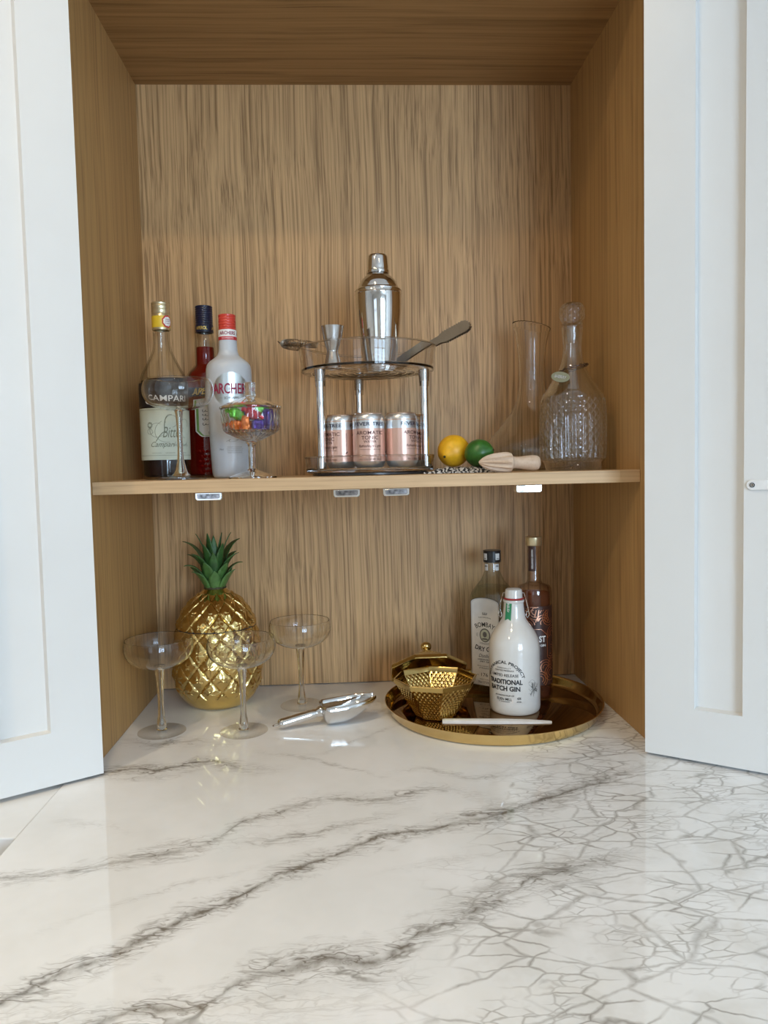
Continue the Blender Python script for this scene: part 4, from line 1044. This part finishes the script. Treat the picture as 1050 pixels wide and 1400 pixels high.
for row, (n_, z0, L, wid, lean, curl, r0) in enumerate([(6, .2085, .036, .0140, .34, .55, .0150), (6, .2150, .044, .0135, .30, .70, .0120), (6, .2200, .054, .0130, .22, .75, .0100), (5, .2250, .062, .0125, .14, .55, .0080), (4, .2300, .064, .0115, .06, .20, .0055), (3, .2350, .060, .0100, .02, .05, .0030)]):
    for k in range(n_):
        az = 2*PI*(k+.5*(row % 2)+rl.uniform(-.12, .12))/n_
        side = abs(math.sin(az))
        leaf(az, z0, L*(1+.32*side*side)*rl.uniform(.92, 1.08), wid*rl.uniform(.85, 1.1), lean+.16*side, curl*(.35+1.9*side**3)*rl.uniform(.8, 1.2), M['leaf_pale'] if row < 2 else M['leaf'], r0)

# ------------------------------------------------------------------ steel ice scoop
t = thing('ice_scoop', 'polished steel ice scoop lying on the marble between glass and tray', 'scoop', (-.0910, .1000, 0))
# local x from the handle towards the mouth
d_ = Vector((.150, .040, 0)); t.rotation_euler = (0, 0, math.atan2(d_.y, d_.x))
nu, nv = 26, 18
def scoop_pt(i, j, off=0.0):
    xx = .004+.092*i
    wv = (.0235+.003*math.sin(PI*min(i*1.2, 1)))*(1-max(0, (i-.62)/.38)**2.2*.62)*min(1, (i/.10+.30))**.5
    dep = .0335*min(1, (i/.16+.25))**.55*(1-.72*max(0, (i-.45)/.55)**1.3)
    a = -PI/2+PI*j
    top = .0345+.005*i*i
    return (xx, (wv-off)*math.sin(a), top-(dep-off)*math.cos(a)**.8+.002*i)
sc = MB().grid(nu, nv, scoop_pt)
mz = min(p[2] for p in sc.v); sc.xf(Matrix.Translation((0, 0, .0010-mz)))
o = sc.obj('bowl', M['steel'], t, 60); m = o.modifiers.new('thick', 'SOLIDIFY'); m.thickness = .0009; m.offset = 1
pw = [scoop_pt(0, j) for j in np.linspace(0, 1, 13)]; pw = [(a, b, c-mz+.0010) for a, b, c in pw]
MB().add(pw, [tuple(range(13))]).obj('back_wall', M['steel'], t, 0)
h0 = Vector((.0070, 0, .0235)); h1 = Vector((-.0650, 0, .0100))
hq = (h1-h0).to_track_quat('Z', 'Y').to_matrix().to_4x4(); Lh = (h1-h0).length
hm = Matrix.Translation(h0) @ hq
MB().lathe([(0, 0), (.0085, .0), (.0092, .004), (.0066, .0090), (.0066, .0110), (.0072, .0118), (.0074, .0200), (.0078, Lh-.008), (.0074, Lh-.003), (.0050, Lh), (0, Lh+.0004)], 32).xf(hm).obj('handle', M['steel'], t, 50)
MB().tube([hm @ Vector((.0035*math.cos(q), 0, Lh+.0040+.0048*math.sin(q))) for q in np.linspace(0, 2*PI, 17)[:-1]], .0009, 6, True).obj('hanging_loop', M['steel'], t)

# ------------------------------------------------------------------ round brass tray and what stands on it
TX, TY, TF = .2020, .1485, .0042
t = thing('serving_tray', 'round brass tray with a mirror-dark floor at the right of the marble', 'tray', (TX, TY, 0))
MB().lathe([(0, .0008), (.1660, .0008), (.1700, .0004), (.1738, .0020), (.1765, .0080), (.1790, .0160), (.1812, .0196), (.1822, .0200), (.1826, .0192), (.1818, .0182), (.1806, .0186), (.1782, .0155), (.1752, .0075), (.1722, .0046), (.1700, TF), (.1690, TF-.0006), (0, TF-.0006)][:4]+[(.1765, .0080), (.1800, .0170), (.1822, .0192), (.1826, .0202), (.1818, .0206), (.1804, .0200), (.1780, .0160), (.1752, .0080), (.1726, .0050), (.1705, TF), (.1690, TF-.0004), (0, TF-.0004)], 128).obj('tray_body', M['brass'], t, 60)
MB().lathe([(0, TF), (.1694, TF), (.1698, TF-.0003)], 128).obj('mirror_floor', M['tray_floor'], t)

# octagonal gold bowl with hammered facets
BX, BY, BR = .1020, .1180, .0690
t = thing('gold_bowl', 'open octagonal hammered gold bowl at the front left of the tray', 'bowl', (BX, BY, TF+.0004), math.radians(3))
def oct_ring(R_, z, off=0.0): return [Vector((R_*math.sin(off+k*PI/4), -R_*math.cos(off+k*PI/4), z)) for k in range(8)]
def facet(mb, A, B, C, D_, nu, nv, amp, cells, flip, edge=.10):
    """flat facet A-B (bottom) to D-C (top) with a lattice of small bosses"""
    nrm = (B-A).cross(D_-A).normalized()
    def fn(i, j):
        p = (A.lerp(B, i)).lerp(D_.lerp(C, i), j)
        u = i*cells; v = j*cells*.95
        P_ = (u+v) % 1.0; Q_ = (u-v) % 1.0
        d = max(0, 1-((P_-.5)**2+(Q_-.5)**2)/.17)**.8
        e = min(i, 1-i, j, 1-j); k = min(1, e/edge)
        return tuple(p+nrm*amp*d*k)
    mb.grid(nu, nv, fn, flip)
rb0, rb1, zrim0, zrim1 = .0330, .0660, .0550, .0640
mb = MB(); inn = MB(); bnd = MB()
o0, o1 = oct_ring(rb0, .0008), oct_ring(rb1, zrim0); n0, n1 = oct_ring(rb0-.0015, .0030), oct_ring(rb1-.0022, zrim0)
for k in range(8):
    l = (k+1) % 8
    facet(mb, o0[k], o0[l], o1[l], o1[k], 54, 48, .0017, 6, False)
    facet(inn, n0[k], n0[l], n1[l], n1[k], 54, 48, -.0013, 6, True)
mb.add([Vector((0, 0, .0))]+[v-Vector((0, 0, .0008)) for v in o0], [(0, 1+(k+1) % 8, 1+k) for k in range(8)])
inn.add([Vector((0, 0, .003))]+n0, [(0, 1+k, 1+(k+1) % 8) for k in range(8)])
mb.obj('outer_facets', M['gold_dim'], t, 40); inn.obj('inner_facets', M['gold_dim'], t, 40)
def octband(mb, rings):
    V = []; F = []
    for R_, z in rings: V += oct_ring(R_, z)
    m_ = len(rings)
    for i in range(m_):
        j = (i+1) % m_
        for k in range(8):
            l = (k+1) % 8; F.append((i*8+k, i*8+l, j*8+l, j*8+k))
    return mb.add(V, F)
octband(MB(), [(rb1, zrim0), (rb1+.0018, zrim0+.0006), (BR+.0006, zrim1-.0008), (BR, zrim1), (BR-.0022, zrim1), (BR-.0030, zrim1-.0010), (rb1-.0022, zrim0)]).obj('rim_band', M['gold_dim'], t, 25)

# its lid, tipped up behind it
lt = thing('bowl_cover', 'octagonal gold cover with a ball knob tipped up behind the gold bowl', 'cover', (BX-.002, BY+.0915, TF+.0440))
lt.rotation_euler = (Matrix.Rotation(math.radians(-39), 3, 'X') @ Matrix.Rotation(PI/8, 3, 'Z')).to_euler()
LR = .0705
mb = MB(); q0, q1 = oct_ring(LR-.002, .0075), oct_ring(.0090, .0400)
for k in range(8):
    l = (k+1) % 8; facet(mb, q0[k], q0[l], q1[l], q1[k], 44, 40, .0013, 5, False)
mb.obj('top_facets', M['gold_dim'], lt, 40)
mb = MB(); w0, w1 = oct_ring(LR-.004, .0068), oct_ring(.0060, .0375)
mb.add(w0+w1, [(k, 8+k, 8+(k+1) % 8, (k+1) % 8) for k in range(8)]); mb.obj('underside', M['gold_dim'], lt, 20)
octband(MB(), [(LR, .0), (LR+.0008, .0010), (LR, .0068), (LR-.002, .0078), (LR-.0042, .0070), (LR-.0030, .0002)]).obj('rim_band', M['gold_dim'], lt, 25)
s_ = smooth_prof([(.0095, .0395), (.0060, .0420), (.0048, .0440), (.0085, .0475), (.0098, .0515), (.0088, .0560), (.0050, .0588), (0, .0595)], 5)
MB().lathe([(0, .0395)]+s_, 36).obj('knob', M['gold'], lt)

# square gin bottle, label turned to the left
x, y = .2240, .2500
t = thing('gin_bottle', 'square clear gin bottle with a white label and black cap, back of the tray', 'bottle', (x, y, TF+.0004), math.radians(-28)+face_cam(x, y))
def sq(hw, hd, ch, z, n=5):
    out = []
    for cx, cy, a0 in ((hw-ch, -hd+ch, -PI/2), (hw-ch, hd-ch, 0), (-hw+ch, hd-ch, PI/2), (-hw+ch, -hd+ch, PI)):
        for k in range(n): 
            a = a0+(PI/2)*k/(n-1); out.append(Vector((cx+ch*math.cos(a), cy+ch*math.sin(a), z)))
    return out
def loft(mb, rings, cap0=True, cap1=True):
    n = len(rings[0]); V = [p for r in rings for p in r]; F = []
    for i in range(len(rings)-1):
        for k in range(n):
            l = (k+1) % n; F.append((i*n+k, i*n+l, (i+1)*n+l, (i+1)*n+k))
    if cap0: F.append(tuple(range(n-1, -1, -1)))
    if cap1: F.append(tuple((len(rings)-1)*n+k for k in range(n)))
    return mb.add(V, F)
HW, HD = .0325, .0300
def shell(dw): return [sq(HW-.002-dw, HD-.002-dw, .006, .0+dw), sq(HW-dw, HD-dw, .007, .004+dw), sq(HW-dw, HD-dw, .007, .1720), sq(HW-.0015-dw, HD-.0015-dw, .009, .1800), sq(HW-.006-dw, HD-.006-dw, .013, .1900), sq(HW-.0125-dw, HD-.0115-dw, .0150-dw*.5, .2010), sq(.0158-dw, .0158-dw, .0150-dw, .2120), sq(.0140-dw, .0140-dw, .0139-dw, .2180), sq(.0138-dw, .0138-dw, .0137-dw, .2350)]
loft(MB(), shell(0)).obj('bottle_body', M['blue_glass'], t, 35)
loft(MB(), shell(.0028)[:5]).obj('drink', glass_thin('clear_spirit', (0.90,0.93,0.91), (0.55,0.6,0.58), 0.6), t, 35)
MB().lathe([(0, .2549), (.0150, .2549), (.0160, .2540)]+[v for k in range(6) for v in ((.0160, .2520-.002*k), (.0157, .2510-.002*k))]+[(.0160, .2375), (.0157, .2335), (.0138, .2335)], 40).obj('screw_cap', M['black_plastic'], t)
def strip(nm, a, z0, z1, r, wd, mat, par): return cyl_patch(MB(), r, a-wd/2/r, a+wd/2/r, z0, z1, nu=6).obj(nm, mat, par, 0)
for a in (-.35, 1.15):
    s1 = strip('tax_strip', a, .2385, .2500, .0162, .0085, M['white_paper'], t); s2 = strip('tax_strip', a, .2190, .2310, .0142, .0085, M['white_paper'], t)
    mb = MB(); script_line(mb, on_cyl(.0162, a, .2410, .0006), -.0025, .0025, 0, .002, 3, 3, .0004); mb.obj('strip_print', M['grey_print'], s1, 0)
    mb = MB(); script_line(mb, on_cyl(.0142, a, .2270, .0006), -.0025, .0025, 0, .003, 3, 4, .0004); mb.obj('strip_print', M['grey_print'], s2, 0)
def front(zc, eps): return lambda u, v: (u, -HD-eps, zc+v)
def arched(w2, zlo, zhi, bow): return [(-w2, zlo), (w2, zlo)]+[(w2*math.cos(a), zhi-bow+bow*math.sin(a)) for a in np.linspace(0.0, PI, 21)]
lab = MB().add([(a, -HD-.0003, b) for a, b in arched(.0285, .0120, .1725, .0095)], [tuple(range(23))]).obj('front_label', M['black_label'], t, 0)
MB().add([(a, -HD-.0005, b) for a, b in arched(.0278, .0128, .1717, .0092)], [tuple(range(23))]).obj('label_paper', M['white_paper'], lab, 0)
MB().add([(a, -HD-.0006, b) for a, b in arched(.0255, .0148, .1697, .0086)], [tuple(range(23))]).obj('label_field', M['white_print'], lab, 0)
it = [(text_fit('BOMBAY', .0400, .0085, bold=.03), arc(.040, front(.1240, .0009))), (text_fit('DRY GIN', .0400, .0085, bold=.025), arc(.055, front(.0790, .0009), True)),
      (text_fit('THE ORIGINAL', .0260, .0022), arc(.055, front(.1370, .0009))), (text_fit('LONDON', .0200, .0028), arc(.030, front(.0890, .0009), True)),
      (text_fit('Distilled', .0260, .0060, shear=.4), front(.0670, .0009)), (text_fit('LONDON DRY GIN', .0300, .0026, bold=.02), front(.0600, .0009)), (text_fit('DRY GIN', .0210, .0026, bold=.02), front(.0562, .0009)),
      (text_fit('from a secret recipe', .0320, .0030, shear=.4), front(.0480, .0009)), (text_fit('of botanicals', .0260, .0026, shear=.4), front(.0448, .0009)), (text_fit('- 1761 -', .0330, .0062), front(.0325, .0009)),
      (text_fit('PRODUCT OF ENGLAND', .0230, .0016), front(.0240, .0009)), (text_fit('70cl 37.5% vol', .0290, .0040), front(.0185, .0009))]
letters(t, 'label_lettering', it, M['black_print'])
mb = put(MB(), disc_geo([(.0108*math.cos(a), .0125*math.sin(a)) for a in np.linspace(0, 2*PI, 33)[:-1]]), front(.1045, .0009)); med = mb.obj('oval_medallion', M['grey_print'], t, 0)
put(MB(), disc_geo([(.0088*math.cos(a), .0104*math.sin(a)) for a in np.linspace(0, 2*PI, 33)[:-1]]), front(.1045, .0012)).obj('medallion_field', M['cream_paper'], med, 0)
mb = put(MB(), disc_geo([(.0042*math.cos(a), .0050*math.sin(a)+.001) for a in np.linspace(0, 2*PI, 17)[:-1]]), front(.1050, .0014))
put(mb, disc_geo([(.0066*math.cos(a), .0030*math.sin(a)) for a in np.linspace(0, PI, 13)]+[]), front(.0965, .0014)); mb.obj('medallion_print', M['grey_print'], med, 0)
mb = MB()
for k in range(5): scribble(mb, front(.1435, .0009), [(-.004+.002*k, -.0015), (-.0045+.00225*k, .0022)], .0005)
scribble(mb, front(.1435, .0009), [(-.0042, -.0018), (.0042, -.0018)], .0007)
for s in (-1, 1):
    for k in range(3): scribble(mb, front(.1045, .0009), [(s*.0135, .003*(k-1)), (s*.0175, .0014*(k-1))], .0004)
mb.obj('label_ornament', M['grey_print'], t, 0)

# tall copper-patterned gin bottle
x, y = .2860, .1900
t = thing('gin_bottle', 'tall slim gin bottle with a copper swirl label and gold cap, right rear', 'bottle', (x, y, TF+.0004), face_cam(x, y)+.1)
P = [(0, .0270), (.003, .0288), (.012, .0296), (.1834, .0296), (.1900, .0292), (.1950, .0283), (.1985, .0255), (.2010, .0190), (.2026, .0145), (.2060, .0125), (.2100, .0117), (.2679, .0115)]
rG = interp(P)
bottle_shell(t, P, M['pink_glass'], wall=.003)
fill(t, P, .1860, M['pinkgin'], wall=.0034)
MB().lathe([(0, .2832), (.0132, .2832), (.0140, .2824), (.0140, .2690), (.0134, .2682), (.0116, .2682)], 40).obj('stopper_cap', M['cap_gold'], t)
nt_ = cyl_patch(MB(), .0116, -1.05, .15, .2240, .2676, nu=10).obj('neck_tag', M['brown_label'], t, 60)
V, F = text_fit('HAND CRAFTED', .0330, .0032, bold=.02); put(MB(), ([(v, -u) for u, v in V], F), on_cyl(.0116, -.35, .2450, .0007)).obj('neck_lettering', M['white_print'], nt_, 0)
lab = cyl_patch(MB(), .0296, -1.45, 1.45, .0290, .1660, nu=40, nv=4).obj('brown_label', M['brown_label'], t, 60)
mb = MB(); rr = random.Random(11); cyl_m = on_cyl(.0296, 0, 0, .0006)
for cu, cv in ((-.026, .152), (-.002, .158), (.024, .146), (.033, .118), (.012, .138), (-.016, .132), (.030, .088), (-.034, .110), (.028, .050), (.006, .040), (-.020, .046), (.036, .064), (-.034, .072), (.016, .060)):
    R0 = rr.uniform(.0045, .007); a0 = rr.uniform(0, 6.28)
    for k in range(3): 
        R_ = R0+.0042*k; scribble(mb, cyl_m, [(cu+R_*math.cos(a), min(max(cv+R_*math.sin(a), .0300), .1650)) for a in np.linspace(a0, a0+rr.uniform(2.6, 4.6), 26)], .00075)
for k in range(8): scribble(mb, cyl_m, [(-.012+.0045*k, .150+.010*math.sin(k*1.7)), (-.009+.0045*k, .160)], .0007)
o = mb.obj('copper_swirls', M['copper'], lab, 0); o['kind'] = 'stuff'
pan = flat_on(MB(), [(-.020, -.022), (.020, -.022), (.020, .016), (.008, .027), (-.008, .027), (-.020, .016)], on_cyl(.0296, 0, .1000, .0009)).obj('name_panel', M['brown_label'], lab, 60)
mb = put(MB(), text_fit('ST', .0120, .0110, bold=.03), on_cyl(.0296, .33, .1100, .0013)); put(mb, text_fit('GIN', .0100, .0042, bold=.03), on_cyl(.0296, .36, .0990, .0013)); mb.obj('brand_lettering', M['white_print'], pan, 0)
for s in (-1, 1):
    pass
mb = MB(); fr_ = [(-.020, -.022), (-.020, .016), (-.008, .027), (.008, .027), (.020, .016), (.020, -.022)]
for a, b in zip(fr_[:-1], fr_[1:]): scribble(mb, on_cyl(.0296, 0, .1000, .0013), [(a[0]+(b[0]-a[0])*f, a[1]+(b[1]-a[1])*f) for f in np.linspace(0, 1, 10)], .0006)
mb.obj('panel_border', M['copper'], pan, 0)

# white stoneware swing-top bottle in front
x, y = .2370, .1330
t = thing('stoneware_bottle', 'white glazed swing-top stoneware gin bottle at the front of the tray', 'bottle', (x, y, TF+.0004), face_cam(x, y))
P = [(0, .0385), (.0015, .0405), (.005, .0418), (.0100, .0422), (.0961, .0423)]+dense([(.1040, .0422), (.1110, .0415), (.1190, .0399), (.1258, .0374), (.1330, .0335), (.1400, .0288), (.1470, .0236), (.1530, .0200), (.1590, .0184), (.1700, .0170), (.1790, .0163), (.1805, .0163)], 4)+[(.1812, .0172), (.1835, .0176), (.1850, .0174), (.1856, .0150)]
rE = interp(P)
MB().lathe([(0, .0006)]+[(r, z) for z, r in P]+[(0, .1856)], 72).obj('bottle_body', M['ceramic'], t, 60)
MB().lathe([(0, .1858), (.0160, .1858), (.0165, .1870), (.0160, .1884), (0, .1884)], 40).obj('rubber_seal', M['rubber'], t)
MB().lathe([(0, .1885), (.0148, .1885), (.0146, .1900), (.0142, .1985), (.0132, .2022), (.0100, .2040), (0, .2045)], 40).obj('stopper', M['ceramic'], t)
for s in (-1, 1):
    MB().tube([(s*.0142, 0, .1960), (s*.0172, -.002, .1965), (s*.0190, -.003, .1900), (s*.0235, -.003, .1720), (s*.0255, -.002, .1600), (s*.0225, .0, .1545), (s*.0200, .002, .1580), (s*.0212, .002, .1640), (s*.0245, 0, .1650)], .0009, 6).obj('wire_bail', M['chrome'], t)
lab = flat_on(MB(), [(-.0055, .0165), (.0055, .0165), (.0055, -.0165), (.0, -.0135), (-.0055, -.0165)], on_cyl(rE, -.52, .1690, .0004), 10).obj('green_tab', M['green'], t, 60)
V, F = text_fit('RELEASE', .0215, .0042, bold=.015); put(MB(), ([(v, -u) for u, v in V], F), on_cyl(.0172, -.52, .1700, .0010)).obj('tab_lettering', M['white_print'], lab, 0)
C_ = on_cyl(.0423, -.42, 0, .0005)
def at_(z, a=-.42): return on_cyl(.0423, a, z, .0005)
it = [(text_fit('BOTANICAL PROJECT', .0880, .0066, bold=.02), arc(.0330, at_(.0880))), (text_fit('ESPECIALLY', .0250, .0020), at_(.0790)), (text_fit('CRAFTED PRODUCE', .0340, .0024, bold=.01), at_(.0750)),
      (text_fit('LIMITED RELEASE', .0480, .0046, bold=.01), at_(.0672)), (text_fit('TRADITIONAL', .0620, .0082, bold=.035), at_(.0565)), (text_fit('BATCH GIN', .0540, .0082, bold=.035), at_(.0455)),
      (text_fit('AN ENDEAVOUR OF', .0340, .0026, bold=.01), at_(.0340)), (text_fit('EDEN MILL', .0270, .0042, bold=.015), at_(.0280)), (text_fit('ST ANDREWS', .0190, .0018), at_(.0238)),
      (text_fit('42%', .0066, .0038, bold=.02), at_(.0300, .16)), (text_fit('ALC VOL', .0076, .0022, bold=.02), at_(.0245, .16))]
letters(t, 'bottle_lettering', it, M['black_print'])
mb = MB(); rr = random.Random(5)
for k in range(26):
    a = rr.uniform(0, 6.28); q = rr.uniform(.2, 1); u = .011*q*math.cos(a); v = .0125*q*math.sin(a); s = rr.uniform(.0003, .0009)
    put(mb, disc_geo([(u+s*math.cos(b), v+s*.8*math.sin(b)) for b in np.linspace(0, 2*PI, 7)[:-1]]), on_cyl(.0423, .78, .0420, .0005))
for k in range(5): scribble(mb, on_cyl(.0423, .78, .0440, .0005), [(-.010+.022*f, .010-.016*k/5+.005*math.sin(5*f+k)) for f in np.linspace(0, 1, 20)], .0002)
o = mb.obj('speckled_drawing', M['grey_print'], t, 0); o['kind'] = 'stuff'

# slim white stick on the front of the tray
a_, b_ = Vector((.1075, .0790, TF)), Vector((.2785, .0560, TF))
t = MB(); Ls = (b_-a_).length
loft(t, [[Vector((xx, -w_, .0)), Vector((xx, w_, .0)), Vector((xx, w_*.8, h_)), Vector((xx, .0, h_*1.25)), Vector((xx, -w_*.8, h_))] for xx, w_, h_ in ((0, .0062, .0042), (.004, .0070, .0048), (Ls*.55, .0075, .0050), (Ls*.80, .0062, .0042), (Ls*.97, .0036, .0032), (Ls, .0028, .0028))])
o = t.obj('stirring_stick', M['white_plastic'], None, 0, loc=a_+Vector((0, 0, .0003)), rz=math.atan2((b_-a_).y, (b_-a_).x), bevel=.0005)
tag(o, 'slim white plastic stick lying across the front of the brass tray', 'stirrer')
